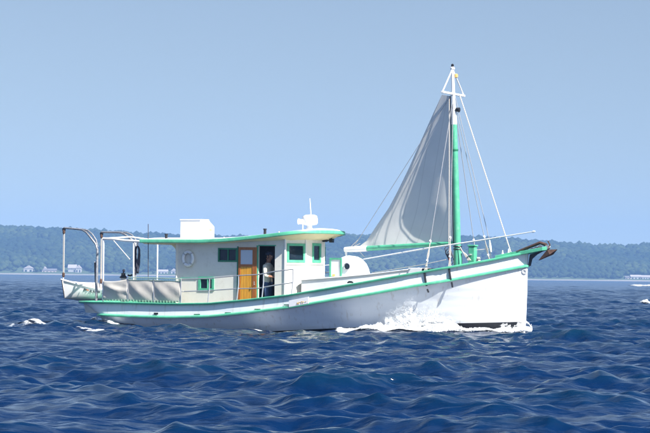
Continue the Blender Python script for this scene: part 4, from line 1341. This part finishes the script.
# whisker pole running forward past the mast
MB().tube([P(363.5, 259.2, -0.6), P(426, 248.4, -0.55), P(480, 240.4, -0.5), P(533.5, 231.6, -0.45)], [0.018, 0.026, 0.024, 0.016], 8).build('whisker_pole', M['plastic'], boat, smooth=True)
MB().lathe([(0.02, -0.06), (0.04, 0), (0.02, 0.06)], P(533.5, 231.6, -0.45), (1, 0, 0.2), 8).build('pole_end', M['plastic'], boat, smooth=True)
wire('life_line', [P(372, 273, -1.5), P(424, 264.4, -1.6), P(446, 259.6, -1.6)], 0.012, 'rope')
wire('life_line', [P(476, 250, 0), P(484, 249.2, 1.2), P(490, 248.6, 1.2)], 0.008, 'rope')
wire('life_line', [P(325, 265.2, -0.6), P(331, 264.8, -0.4)], 0.010, 'rope')
# gear at the mast foot: pin rail with coils
pin = MB(); 
for k in range(5):
    a = P(447.6 + k * 0.9, 251 + k * 2.2, -0.35)
    pts = [(a.x + 0.09 * cos(t) + random.uniform(-.02, .02), a.y + 0.05 * sin(2 * t), a.z + 0.16 * sin(t)) for t in [2 * pi * i / 12 for i in range(12)]]
    pin.tube(pts, 0.016, 5, closed=True)
pin.build('halyard_coil', M['dark_rope'], boat, smooth=True)
pipe('belaying_pin', [P(449.4, 249.5, -0.4), P(449.2, 264, -0.4)], 0.022, M['red'])
mf = MB(); 
for k in range(4):
    mf.tube([P(460, 247 + k, -0.15), P(464 + k * 0.6, 254, -0.2), P(468 + k, 260.5, -0.25)], 0.013, 5)
mf.build('mast_lines', M['rope'], boat)
for (px_, y0_, y1_) in ((502.5, 256, 251.5), (508.5, 254.5, 250)):
    MB().lathe([(0.06, 0), (0.045, 0.06), (0.03, 0.12), (0.015, 0.2)], P(px_, y0_, 0.3), seg=10).build('bow_cleat', M['plastic'], boat, smooth=True)
lb_ = MB(); 
for k in range(3):
    lb_.tube([P(476 + k, 262 - k * .5, -0.2), P(477.5 + k, 257.5, -0.22), P(479 + k * 0.6, 261.6, -0.3)], 0.02, 5)
lb_.build('anchor_line_coil', M['rope'], boat)

# bow platform
e1 = P(505, 255.6, 0); e2 = P(547.5, 248.0, 0)
bp_ = MB()
xk = [P(500, 257.2, 0).x, XB[0] - 0.5, XB[0], e2.x - 0.12, e2.x]
zk = [P(500, 257.2, 0).z, P(519, 253.8, 0).z, P(529, 252.0, 0).z, P(545, 248.6, 0).z, e2.z]
wk = [0.42, 0.30, 0.24, 0.18, 0.10]
bot = [[(x_, -w, z_ - 0.07), (x_, -w, z_ + 0.05), (x_, w, z_ + 0.05), (x_, w, z_ - 0.07)] for x_, z_, w in zip(xk, zk, wk)]
bp_.grid(bot, close_u=True); bp_.add(bot[-1], [(0, 1, 2, 3)]); bp_.add(bot[0], [(3, 2, 1, 0)])
bp_.build('bow_platform', M['green'], boat, bevel=0.01)
kn = MB()
ka = [P(530.2, 254.5, 0), P(545, 250.2, 0), P(537, 254.5, 0), P(532, 259.0, 0), P(530.4, 266, 0), P(528.4, 266, 0)]
kn.add([(p.x, -0.04, p.z) for p in ka] + [(p.x, 0.04, p.z) for p in ka], [(0, 1, 2, 3, 4, 5), (11, 10, 9, 8, 7, 6)] + [(i, 6 + i, 6 + (i + 1) % 6, (i + 1) % 6) for i in range(6)])
kn.build('platform_knee', M['black'], boat)
MB().lathe([(0.07, -0.08), (0.04, -0.05), (0.04, 0.05), (0.07, 0.08)], P(547.5, 247.2, 0), (0, 1, 0), 14).build('anchor_roller', M['bright_steel'], boat, smooth=True)

# anchor resting in the roller: its own thing
an0 = P(546.5, 246.8, 0)
anc = empty('anchor', to_world(an0), -TH)
def AL(px, py, Y=0.0): return P(px, py, Y) - an0
sh = MB(); sh.tube([AL(512, 253.8), AL(526, 248.4), AL(540, 242.8), AL(545.5, 244.6), AL(549, 249)], [0.035, 0.05, 0.055, 0.06, 0.05], 8)
sh.build('shank', M['rust'], anc, smooth=True)
tip_b, tip_f = AL(538.3, 260.8), AL(557.6, 249.2)
crown = AL(547.5, 249.6)
fl = MB()
for s_ in (-1, 1):
    o = Vector((0, s_ * 0.17, 0)); c2 = AL(551.5, 254.6)
    fl.add([crown + o * 0.2, tip_f + Vector((0, s_ * 0.02, 0)), c2 + o, tip_b + Vector((0, s_ * 0.04, 0)), (crown + c2) / 2 + Vector((-0.05, 0, -0.02))], [(0, 1, 2), (0, 2, 3), (4, 2, 1), (4, 3, 2), (0, 3, 4), (0, 4, 1)])
fl.build('plough', M['rust'], anc, bevel=0.006)
ckb = MB(); ckb.tube([AL(548, 241, -0.02), AL(550, 245, 0.02), AL(547, 250)], 0.025, 6); ckb.build('trip_eye', M['rust'], anc)
for k in range(14):
    t = k / 13; c = AL(514 + 26 * t, 255.4 - 8.8 * t, -0.07)
    a_r = (k % 2) * pi / 2
    lk_ = MB().tube([(c.x + 0.05 * cos(a), c.y + 0.028 * sin(a) * cos(a_r), c.z + 0.03 * sin(a) * sin(a_r)) for a in [2 * pi * i / 8 for i in range(8)]], 0.013, 5, closed=True)
    lk_.build('chain_link', M['rust'], anc, smooth=True)
tag(anc, 'rusty plough anchor stowed on the green bow platform', 'anchor')

# ------------------------------------------------------------------ dinghy on the davits
dr = empty('dinghy', to_world((0, 0, 0)), 0)
bowp = P(62.5, 279.6, -1.42); Xd = tipS.x - 0.02
dl = 3.25; zg = P(95, 287.0, Xd and 0.0).z
dinghy_o = Vector((Xd, -1.42, 0))
dr.location = to_world((Xd, -1.42, 0)); 
# dinghy frame: x along its length (from bow), so x -> boat +Y; y -> boat +X (towards the davits, facing the camera)
dr.rotation_euler = (0, 0, -TH + pi / 2)
ZBOW = bowp.z
def dsec(t):
    """t 0 bow .. 1 transom: half breadth, gunwale z, keel z"""
    hb__ = 0.66 * (sin(min(1, t * 1.55 + 0.02) * pi / 2) ** 0.8) * (1 - 0.22 * max(0, t - 0.6) / 0.4)
    gz = ZBOW - 0.30 * sin(min(1, t * 1.25) * pi / 2) + 0.06 * t
    kz = ZBOW - 0.72 - 0.10 * min(1, t * 2) 
    return hb__, gz, kz
NTd = 24; rows_o = []; rows_i = []
for i in range(NTd + 1):
    t = i / NTd
    hb__, gz, kz = dsec(t)
    ro = []; ri = []
    for k in range(-8, 9):
        a = k / 8
        # rounded V section; stem rakes forward at the top
        y_ = hb__ * np.sign(a) * abs(a) ** 0.75
        zf = abs(a) ** 2.1
        z_ = kz + (gz - kz) * zf
        x_ = t * dl + (1 - zf) * (0.36 * (1 - t) ** 3)
        ro.append((x_, y_, z_)); 
        ri.append((x_ + 0.03, y_ * 0.94, z_ + 0.03))
    rows_o.append(ro); rows_i.append(ri)
rollM = Matrix.Translation((0, 0, ZBOW - 0.25)) @ Matrix.Rotation(radians(11), 4, 'X') @ Matrix.Translation((0, 0, -(ZBOW - 0.25)))
def rl(p): return tuple(rollM @ Vector(p))
MB().grid([[rl(p) for p in r] for r in rows_o]).build('hull', M['plastic'], dr, smooth=True, angle=60)
MB().grid([[rl(p) for p in r] for r in rows_i]).build('inner_hull', M['cabin_white'], dr, smooth=True, angle=60)
MB().add([rl(p) for p in rows_o[-1]] + [rl((p[0] + 0.03, p[1], p[2])) for p in rows_o[-1]], [tuple(range(17)), tuple(range(33, 16, -1))]).build('transom', M['plastic'], dr)
gw = [rl(r[0]) for r in rows_o[::-1]] + [rl(r[-1]) for r in rows_o]
MB().tube(gw, 0.035, 8).build('gunwale', M['plastic'], dr, smooth=True)
for t in (0.35, 0.65, 0.9):
    hb__, gz, kz = dsec(t)
    a = [rl((t * dl - 0.12, -hb__ * 0.92, gz - 0.14)), rl((t * dl + 0.12, -hb__ * 0.92, gz - 0.14)), rl((t * dl + 0.12, hb__ * 0.92, gz - 0.14)), rl((t * dl - 0.12, hb__ * 0.92, gz - 0.14))]
    b = [tuple(Vector(q) + Vector((0, 0, 0.03))) for q in a]
    MB().hexa(a, b).build('thwart', M['orange_frame'], dr)
# lettering on the dinghy bow: painted strokes on its near side
def dside(t, zf):
    hb__, gz, kz = dsec(t)
    a = zf ** (1 / 2.1); y_ = hb__ * a ** 0.75
    return Vector(rl((t * dl + (1 - zf) * 0.36 * (1 - t) ** 3, -y_ - 0.012, kz + (gz - kz) * zf)))
let = MB()
glyphs = [(0.36, [(0, 0, 0, 1), (0, 1, .7, .8), (0, .5, .6, .5)]), (0.47, [(0, 0, .5, 1), (.5, 1, 1, 0), (.2, .4, .8, .4)]), (0.56, [(0, 0, 0, 1), (0, 1, .5, .3), (.5, .3, 1, 1)]), (0.66, [(0, 0, 0, 1), (0, 1, .7, 1), (.7, 1, .7, .5), (.7, .5, 0, .5)]), (0.76, [(.4, 0, .4, 1), (0, 1, .8, 1)])]
for (t0, g) in glyphs:
    for (x0_, z0_, x1_, z1_) in g:
        let.tube([dside(t0 * 0.75 + x0_ * 0.045, 0.66 + z0_ * 0.17), dside(t0 * 0.75 + x1_ * 0.045, 0.66 + z1_ * 0.17)], 0.016, 4)
let.build('lettering', M['letter'], dr)['kind'] = 'stuff'
# lifting tackles
for (tipv, name_) in ((tipS, 'bow'), (tipP, 'stern')):
    tl = (tipv.y + 1.42) / dl
    hb__, gz, kz = dsec(max(0.04, tl))
    lo_ = Vector((tipv.x, tipv.y, gz - 0.02))
    f_ = MB()
    for o in (-0.022, 0.022):
        f_.tube([tipv + Vector((o, 0, -0.12)), lo_ + Vector((o * 0.8, 0, 0.25))], 0.014, 5)
    fo = f_.build('lifting_tackle', M['rope'], boat)
    MB().lathe([(0.015, 0), (0.05, 0.04), (0.05, 0.14), (0.015, 0.18)], tipv - Vector((0, 0, 0.24)), seg=10).build('block', M['rust'], fo, smooth=True)
    MB().lathe([(0.015, 0), (0.05, 0.04), (0.05, 0.16), (0.015, 0.2)], lo_ + Vector((0, 0, 0.12)), seg=10).build('block', M['rust'], fo, smooth=True)
    MB().tube([lo_ + Vector((0, 0, 0.14)), lo_], 0.016, 6).build('hook', M['plastic'], fo)
tag(dr, 'small white dinghy hanging from davits behind the stern', 'dinghy')

# ------------------------------------------------------------------ helmsman
def person(loc_boat, heading):
    """standing, facing local +X; root at the feet"""
    root = empty('person', to_world(loc_boat), -TH + heading)
    J = dict(
        pelvis=(0, 0, .95, .135, .10), spine=(0.0, 0, 1.10, .125, .095), chest=(0.01, 0, 1.28, .16, .115), neckb=(0.015, 0, 1.44, .085, .075), neck=(0.03, 0, 1.50, .055, .055),
        hipL=(0, .09, .90, .095, .095), kneeL=(0.03, .10, .50, .062, .062), ankL=(-0.02, .10, .10, .042, .042), toeL=(0.14, .12, .04, .035, .03),
        hipR=(0, -.09, .90, .095, .095), kneeR=(0.06, -.10, .50, .062, .062), ankR=(0.03, -.10, .10, .042, .042), toeR=(0.19, -.12, .04, .035, .03),
        shL=(0.01, .18, 1.39, .065, .06), elL=(0.10, .24, 1.12, .045, .045), wrL=(0.34, .18, 1.13, .03, .026), paL=(0.42, .16, 1.14, .034, .018),
        shR=(0.01, -.18, 1.39, .065, .06), elR=(0.06, -.26, 1.12, .045, .045), wrR=(0.29, -.21, 1.10, .03, .026), paR=(0.37, -.19, 1.12, .034, .018))
    names = list(J); E = [('pelvis', 'spine'), ('spine', 'chest'), ('chest', 'neckb'), ('neckb', 'neck'), ('pelvis', 'hipL'), ('hipL', 'kneeL'), ('kneeL', 'ankL'), ('ankL', 'toeL'),
                         ('pelvis', 'hipR'), ('hipR', 'kneeR'), ('kneeR', 'ankR'), ('ankR', 'toeR'), ('chest', 'shL'), ('shL', 'elL'), ('elL', 'wrL'), ('wrL', 'paL'),
                         ('chest', 'shR'), ('shR', 'elR'), ('elR', 'wrR'), ('wrR', 'paR')]
    me = bpy.data.meshes.new('body_src')
    me.from_pydata([J[k][:3] for k in names], [(names.index(a), names.index(b)) for a, b in E], [])
    src = bpy.data.objects.new('body_src', me); C.objects.link(src)
    sk = src.modifiers.new('skin', 'SKIN'); sk.use_smooth_shade = True
    for i, k in enumerate(names):
        sv = me.skin_vertices[0].data[i]; sv.radius = (J[k][3], J[k][4]); sv.use_root = (k == 'pelvis')
    sb = src.modifiers.new('sub', 'SUBSURF'); sb.levels = 2; sb.render_levels = 2
    dg = bpy.context.evaluated_depsgraph_get(); dg.update()
    bm_ = bpy.data.meshes.new_from_object(src.evaluated_get(dg))
    bpy.data.objects.remove(src, do_unlink=True)
    bm_.name = 'body'
    bm_.materials.clear()
    for k in ('skin', 'shirt', 'jeans', 'shoe'): bm_.materials.append(M[k])
    for p in bm_.polygons:
        c = p.center
        arm = abs(c.y) > 0.0 and c.x > 0.16 and c.z > 1.0
        if c.z < 0.09: k = 3
        elif c.z < 0.97: k = 2
        elif c.z < 1.455 and not arm: k = 1
        else: k = 0
        p.material_index = k; p.use_smooth = True
    ob = bpy.data.objects.new('body', bm_); link(ob, root)
    # fingers closed on the wheel rim
    for (hx, hy, hz_) in (J['paL'][:3], J['paR'][:3]):
        fg = MB()
        for k in range(4):
            o = (k - 1.5) * 0.019; ln = (0.030, 0.036, 0.034, 0.027)[k]
            fg.tube([(hx - 0.01, hy + o, hz_ + 0.005), (hx + ln, hy + o, hz_ + 0.012), (hx + ln + 0.022, hy + o, hz_ - 0.012), (hx + ln + 0.006, hy + o, hz_ - 0.034)], [0.010, 0.0095, 0.009, 0.007], 6)
        sgn = -1 if hy > 0 else 1
        fg.tube([(hx - 0.03, hy + sgn * 0.03, hz_), (hx + 0.0, hy + sgn * 0.048, hz_ - 0.015), (hx + 0.028, hy + sgn * 0.04, hz_ - 0.03)], [0.012, 0.011, 0.008], 6)
        fg.build('fingers', M['skin'], root, smooth=True)
    # head
    hd_ = MB(); c = Vector((0.045, 0, 1.625)); rws = []
    nl, nm = 18, 24
    for i in range(nl + 1):
        ph_ = -pi / 2 + pi * i / nl; row = []
        for j in range(nm):
            a = 2 * pi * j / nm
            dx_, dy_, dz_ = cos(ph_) * cos(a), cos(ph_) * sin(a), sin(ph_)
            rx, ry, rz = 0.098, 0.077, 0.118
            f_ = 1.0
            if dz_ < -0.1: ry *= 1 + 0.28 * (dz_ + 0.1); 
            front = max(0, dx_)
            x_ = dx_ * rx * (1 - 0.10 * max(0, -dz_) * front); y_ = dy_ * ry; z_ = dz_ * rz
            if front > 0.6:
                # brow, eye hollows, nose, lips, chin
                x_ += 0.006 * math.exp(-((dz_ - 0.12) / 0.08) ** 2)
                x_ -= 0.008 * math.exp(-((dz_ - 0.0) / 0.09) ** 2) * math.exp(-((abs(dy_) - 0.38) / 0.18) ** 2)
                x_ += 0.024 * math.exp(-((dz_ + 0.18) / 0.13) ** 2) * math.exp(-(dy_ / 0.13) ** 2)
                x_ += 0.007 * math.exp(-((dz_ + 0.52) / 0.07) ** 2) * math.exp(-(dy_ / 0.3) ** 2)
                x_ += 0.012 * math.exp(-((dz_ + 0.82) / 0.12) ** 2)
            row.append((c.x + x_, c.y + y_, c.z + z_))
        rws.append(row)
    hd_.grid(rws, close_u=True)
    hd_.tube([(0.025, 0, 1.47), (0.04, 0, 1.57)], [0.058, 0.055], 12)
    h_ = hd_.build('head', M['skin'], root, smooth=True, angle=180)
    for s_ in (-1, 1):
        MB().lathe([(0.001, -0.012), (0.009, -0.006), (0.011, 0), (0.009, 0.006), (0.001, 0.012)], (0.045 + 0.082, s_ * 0.031, 1.625), (1, 0, 0), 10).build('eye', M['plastic'], h_, smooth=True)
        MB().lathe([(0.010, -0.03), (0.022, -0.015), (0.024, 0.01), (0.012, 0.03)], (0.04, s_ * 0.078, 1.615), (0, s_ * 0.25, 1), 8).build('ear', M['skin'], h_, smooth=True)
    hr = MB(); rws = []
    for i in range(10):
        ph_ = -0.45 + (pi / 2 + 0.45) * i / 9; row = []
        for j in range(20):
            a = pi / 2 * 0.75 + (2 * pi - pi * 0.75) * j / 19
            row.append((c.x - 0.006 + cos(ph_) * cos(a) * 0.104, cos(ph_) * sin(a) * 0.083, c.z + 0.004 + sin(ph_) * 0.122))
        rws.append(row)
    hr.grid(rws); hr.build('hair', M['hair'], root, smooth=True, angle=180)
    cp = MB(); rws = []
    for i in range(8):
        ph_ = 0.22 + (pi / 2 - 0.22) * i / 7
        rws.append([(c.x + cos(ph_) * cos(a) * 0.112, cos(ph_) * sin(a) * 0.090, c.z + 0.014 + sin(ph_) * 0.122) for a in [2 * pi * j / 24 for j in range(24)]])
    cp.grid(rws, close_u=True)
    cp.add([(c.x + 0.10 * cos(a) + (0.085 if k else 0) * cos(a * 0.8), 0.084 * sin(a) * (0.85 if k else 1), c.z + 0.040 - (0.016 if k else 0)) for k in (0, 1) for a in [(-0.9 + 1.8 * j / 8) for j in range(9)]],
           [(j, j + 1, 10 + j, 9 + j) for j in range(8)])
    cp.build('cap', M['cap'], root, smooth=True, angle=60, solid=0.004)
    tag(root, 'person in pale shirt, jeans and dark cap standing in the pilothouse doorway', 'person')
    return root
pX = XP(268.2, -1.15, 270)
ph_top = P(268, 250.6, -1.15).z
zd = deck_z(pX)
pers = person((pX - 0.03, -1.15, zd), radians(4))
sc_ = (ph_top - zd) / 1.77
pers.scale = (sc_ * 1.0,) * 3
# steering wheel
wc = Vector((pX + 0.40 * sc_, -0.98, zd + 1.05 * sc_))
whl = MB(); whl.tube([(wc.x, wc.y + 0.24 * cos(a), wc.z + 0.24 * sin(a)) for a in [2 * pi * i / 28 for i in range(28)]], 0.014, 6, closed=True)
for k in range(3):
    a = k * pi / 3; whl.tube([(wc.x, wc.y + 0.24 * cos(a), wc.z + 0.24 * sin(a)), (wc.x, wc.y - 0.24 * cos(a), wc.z - 0.24 * sin(a))], 0.010, 5)
whl.build('steering_wheel', M['orange_frame'], boat, smooth=True)

# ------------------------------------------------------------------ foam and spray
def foam_mat(name, cover, sc=3.0):
    m, n, l, b = new_mat(name)
    b.inputs['Base Color'].default_value = (0.82, 0.85, 0.87, 1)
    b.inputs['Roughness'].default_value = 0.8
    b.inputs['Specular IOR Level'].default_value = 0.2
    geo = n.new('ShaderNodeNewGeometry')
    at = n.new('ShaderNodeAttribute'); at.attribute_name = 'dens'
    nz = n.new('ShaderNodeTexNoise'); nz.inputs['Scale'].default_value = sc; nz.inputs['Detail'].default_value = 9; nz.inputs['Roughness'].default_value = 0.72
    l.new(geo.outputs['Position'], nz.inputs['Vector'])
    ad = n.new('ShaderNodeMath'); ad.operation = 'ADD'; l.new(nz.outputs[0], ad.inputs[0]); l.new(at.outputs['Fac'], ad.inputs[1])
    r = n.new('ShaderNodeMapRange'); r.inputs['From Min'].default_value = 1 - cover; r.inputs['From Max'].default_value = 1 - cover + 0.34
    l.new(ad.outputs[0], r.inputs['Value'])
    l.new(r.outputs[0], b.inputs['Alpha'])
    bp = n.new('ShaderNodeBump'); bp.inputs['Distance'].default_value = 0.06
    l.new(nz.outputs[0], bp.inputs['Height']); l.new(bp.outputs[0], b.inputs['Normal'])
    return m
M['foam'] = foam_mat('sea_foam', 0.5, 9.0)
m_, n_n, l_l, b_b = new_mat('spray_drops')
b_b.inputs['Base Color'].default_value = (0.88, 0.90, 0.92, 1); b_b.inputs['Roughness'].default_value = 0.5
b_b.inputs['Subsurface Weight'].default_value = 0.0
M['spray'] = m_

def foam_patch(name, path, width, label, lift=0.02, nu=160, nv=26, rag=0.35, dens=1.0, height=0.0):
    """ragged strip of foam laid on the waves along a world path (x, y)"""
    path = np.array(path, float); seg = np.r_[0, np.cumsum(np.hypot(*np.diff(path, axis=0).T))]
    sN = np.linspace(0, seg[-1], nu)
    cx = np.interp(sN, seg, path[:, 0]); cy = np.interp(sN, seg, path[:, 1])
    tx = np.gradient(cx); ty = np.gradient(cy); ln = np.hypot(tx, ty); tx /= ln; ty /= ln
    w = np.interp(sN / seg[-1], np.linspace(0, 1, len(width)), width)
    V_ = []; Dn = []
    vv = np.linspace(-1, 1, nv)
    U, VV = np.meshgrid(np.arange(nu), vv, indexing='ij')
    ox = cx[U] - ty[U] * w[U] * VV; oy = cy[U] + tx[U] * w[U] * VV
    p = sea_pt(ox.ravel(), oy.ravel(), lift)
    if height:
        bump = height * (1 - VV ** 2) ** 1.6 * np.sin(np.pi * U / (nu - 1)) ** 0.5
        nn = np.array([mnoise.fractal((a * 1.6, b * 1.6, 3.1), 0.6, 2.1, 5) for a, b in zip(ox.ravel(), oy.ravel())]).reshape(ox.shape)
        bump = np.maximum(0, bump * (0.85 + 0.7 * nn))
        p[:, 2] += bump.ravel()
    ed = 1 - np.abs(VV) ** 1.6; en = np.minimum(1, np.minimum(U, nu - 1 - U) / (0.12 * nu))
    dn = (ed * en * (0.50 + rag * np.array([mnoise.fractal((a * 0.9, b * 0.9, 7.7), 0.7, 2.1, 4) for a, b in zip(ox.ravel(), oy.ravel())]).reshape(ox.shape) * 1.6) * dens).ravel() - 0.28
    idd = np.arange(nu * nv).reshape(nu, nv)
    f = np.stack([idd[:-1, :-1], idd[1:, :-1], idd[1:, 1:], idd[:-1, 1:]], -1).reshape(-1, 4)
    ob = np_mesh(name, p, f, M['foam'])
    at = ob.data.attributes.new('dens', 'FLOAT', 'POINT'); at.data.foreach_set('value', dn.astype(np.float32))
    tag(ob, label, kind='stuff')
    return ob
def bl(X, Y):
    w = to_world((X, Y, 0)); return (w.x, w.y)
foam_patch('foam', [W(2, 326.5), W(20, 327.5), W(42, 326)], [0.25, 0.7, 0.4], 'small whitecap left of the stern', dens=1.35, height=0.10, lift=0.07)
foam_patch('foam', [W(76, 328.6), W(90, 329.6), W(102, 331)], [0.3, 0.55, 0.25], 'white wake foam under the stern', dens=1.3, height=0.08, lift=0.05)
foam_patch('foam', [bl(-9.1, -1.3), bl(-8.4, -1.9), bl(-7.2, -2.3)], [0.35, 0.45, 0.2], 'foam along the stern quarter', dens=1.1, height=0.1)
foam_patch('foam', [W(634, 285.6), W(643, 286.2), W(660, 285.8)], [2.2, 3.2, 3.0], 'distant whitecap near the right shore', dens=1.5, height=0.25, rag=0.15)
foam_patch('foam', [W(641, 303), W(655, 304)], [0.4, 0.8], 'small whitecap at the right edge', dens=1.5, height=0.2, lift=0.05)
foam_patch('foam', [bl(-1.9, -2.35), bl(-1.1, -2.4), bl(-0.5, -2.4)], [0.08, 0.16, 0.1], 'foam fleck along the hull', dens=1.2)
# bow wave sheets
foam_patch('bow_wave', [bl(1.7, -2.35), bl(2.2, -2.5), bl(2.8, -2.6), bl(4.2, -2.35), bl(5.3, -1.9)], [0.3, 0.75, 1.0, 0.9, 0.5], 'white bow wave foam beside the hull', dens=2.4, height=0.17, nu=260, nv=40)
foam_patch('bow_wave', [bl(4.9, -1.95), bl(6.0, -1.75), bl(7.2, -1.25), bl(8.15, -0.5), bl(8.35, 0.2)], [0.3, 0.36, 0.36, 0.40, 0.35], 'foam curling under the bow', dens=1.5, height=0.10, nu=200, nv=30)

OV = np.array([(1, 0, 0), (-1, 0, 0), (0, 1, 0), (0, -1, 0), (0, 0, 1), (0, 0, -1)], float)
OF = np.array([(0, 2, 4), (2, 1, 4), (1, 3, 4), (3, 0, 4), (2, 0, 5), (1, 2, 5), (3, 1, 5), (0, 3, 5)])
def spray(n, env, y_of, rmin, rmax, label, hpow=2.2):
    """drops under an envelope given as px -> top row; thrown up from the waterline beside the hull"""
    px = rng.uniform(env[0][0], env[0][-1], n * 3)
    top = np.interp(px, env[0], env[1]); bot = np.interp(px, env[0], env[2])
    keep_ = rng.uniform(0, 1, n * 3) < np.clip((bot - top) / (bot - top).max(), 0.08, 1); px, top, bot = px[keep_][:n], top[keep_][:n], bot[keep_][:n]
    m = len(px)
    # ragged plumes
    plume = 0.80 + 0.55 * np.array([mnoise.fractal((a * 0.09, 1.7, 0.3), 0.8, 2.2, 3) for a in px]) + rng.normal(0, 0.07, m)
    v = rng.uniform(0, 1, m) ** hpow
    py = bot - (bot - top) * v * np.clip(plume, 0.3, 1.25) + rng.normal(0, 0.35, m)
    dn_ = np.array([mnoise.fractal((a * 0.16, b * 0.28, 5.0), 0.5, 2.1, 4) for a, b in zip(px, py)])
    ok = (v < 0.45) | (dn_ > -0.30 + 0.30 * (v - 0.25) + rng.normal(0, 0.12, m))
    px, py, v = px[ok], py[ok], v[ok]; m = len(px)
    Yl = np.array([y_of(a) for a in px]) - 0.10 - rng.uniform(0, 1, m) * (0.75 * (1 - v) + 0.1)
    P3 = np.array([tuple(P(a, b, c)) for a, b, c in zip(px, py, Yl)])
    r = rng.uniform(0, 1, m) ** 3 * (rmax - rmin) + rmin
    r *= (1.15 - 0.65 * v)
    Vv = OV[None] * r[:, None, None] * (1 + 0.35 * rng.standard_normal((m, 6, 1))) + P3[:, None, :]
    Ff = (OF[None] + (np.arange(m) * 6)[:, None, None]).reshape(-1, 3)
    R3 = np.array(Matrix.Rotation(-TH, 3, 'Z'))
    Wv = Vv.reshape(-1, 3) @ R3.T + np.array(tuple(BOAT))
    ob = np_mesh('spray', Wv, Ff, M['spray'], smooth=True)
    tag(ob, label, kind='stuff')
    return ob
def side_y(px):
    X = XP(px, -1.5, 320)
    for _ in range(3): X = XP(px, -half(X, 2), 320)
    return -half(X, 2) - 0.06
_sy = {a: side_y(a) for a in range(330, 545)}
def ysp(px): return _sy[int(min(544, max(330, px)))]
spray(170000, (np.array([340, 352, 362, 372, 384, 396, 408, 425, 438, 447, 455, 462]),
              np.array([333.8, 331.5, 328, 322.5, 318, 315, 313.5, 313.5, 315, 317.5, 321, 325]),
              np.array([336.5, 336.5, 336.5, 336.5, 336, 335.5, 335, 333.5, 332, 331, 329.5, 329])), ysp, 0.005, 0.021, 'thick white spray thrown up by the bow wave', 1.15)
spray(7000, (np.array([385, 400, 415, 430, 445]), np.array([310, 300, 296, 300, 308]), np.array([326, 324, 322, 320, 322])), ysp, 0.004, 0.011, 'fine mist of drops above the bow wave', 1.0)
spray(14000, (np.array([455, 470, 490, 500, 508, 514, 520, 524, 529, 532]), np.array([327.0, 328, 329, 326.5, 322.5, 320.5, 319, 318, 319.5, 325]), np.array([330.5, 332, 332, 331.8, 331.5, 331.5, 331, 330.5, 331, 331])),
      lambda a: (ysp(a) if a < 522 else 0.0), 0.006, 0.026, 'white splash at the foot of the stem', 1.1)

# ------------------------------------------------------------------ haze
hz_ = MB(); hz_.box((-3600, -3600, -3.5), (3600, 3600, 92)); 
m_, n_n, l_l, b_b = new_mat('haze_air')
n_n.remove(b_b)
pv = n_n.new('ShaderNodeVolumePrincipled')
pv.inputs['Color'].default_value = (0.29, 0.53, 1.0, 1)
pv.inputs['Density'].default_value = 0.00022
l_l.new(pv.outputs[0], n_n['Material Output'].inputs['Volume'])
ho = hz_.build('haze', m_); tag(ho, kind='stuff')
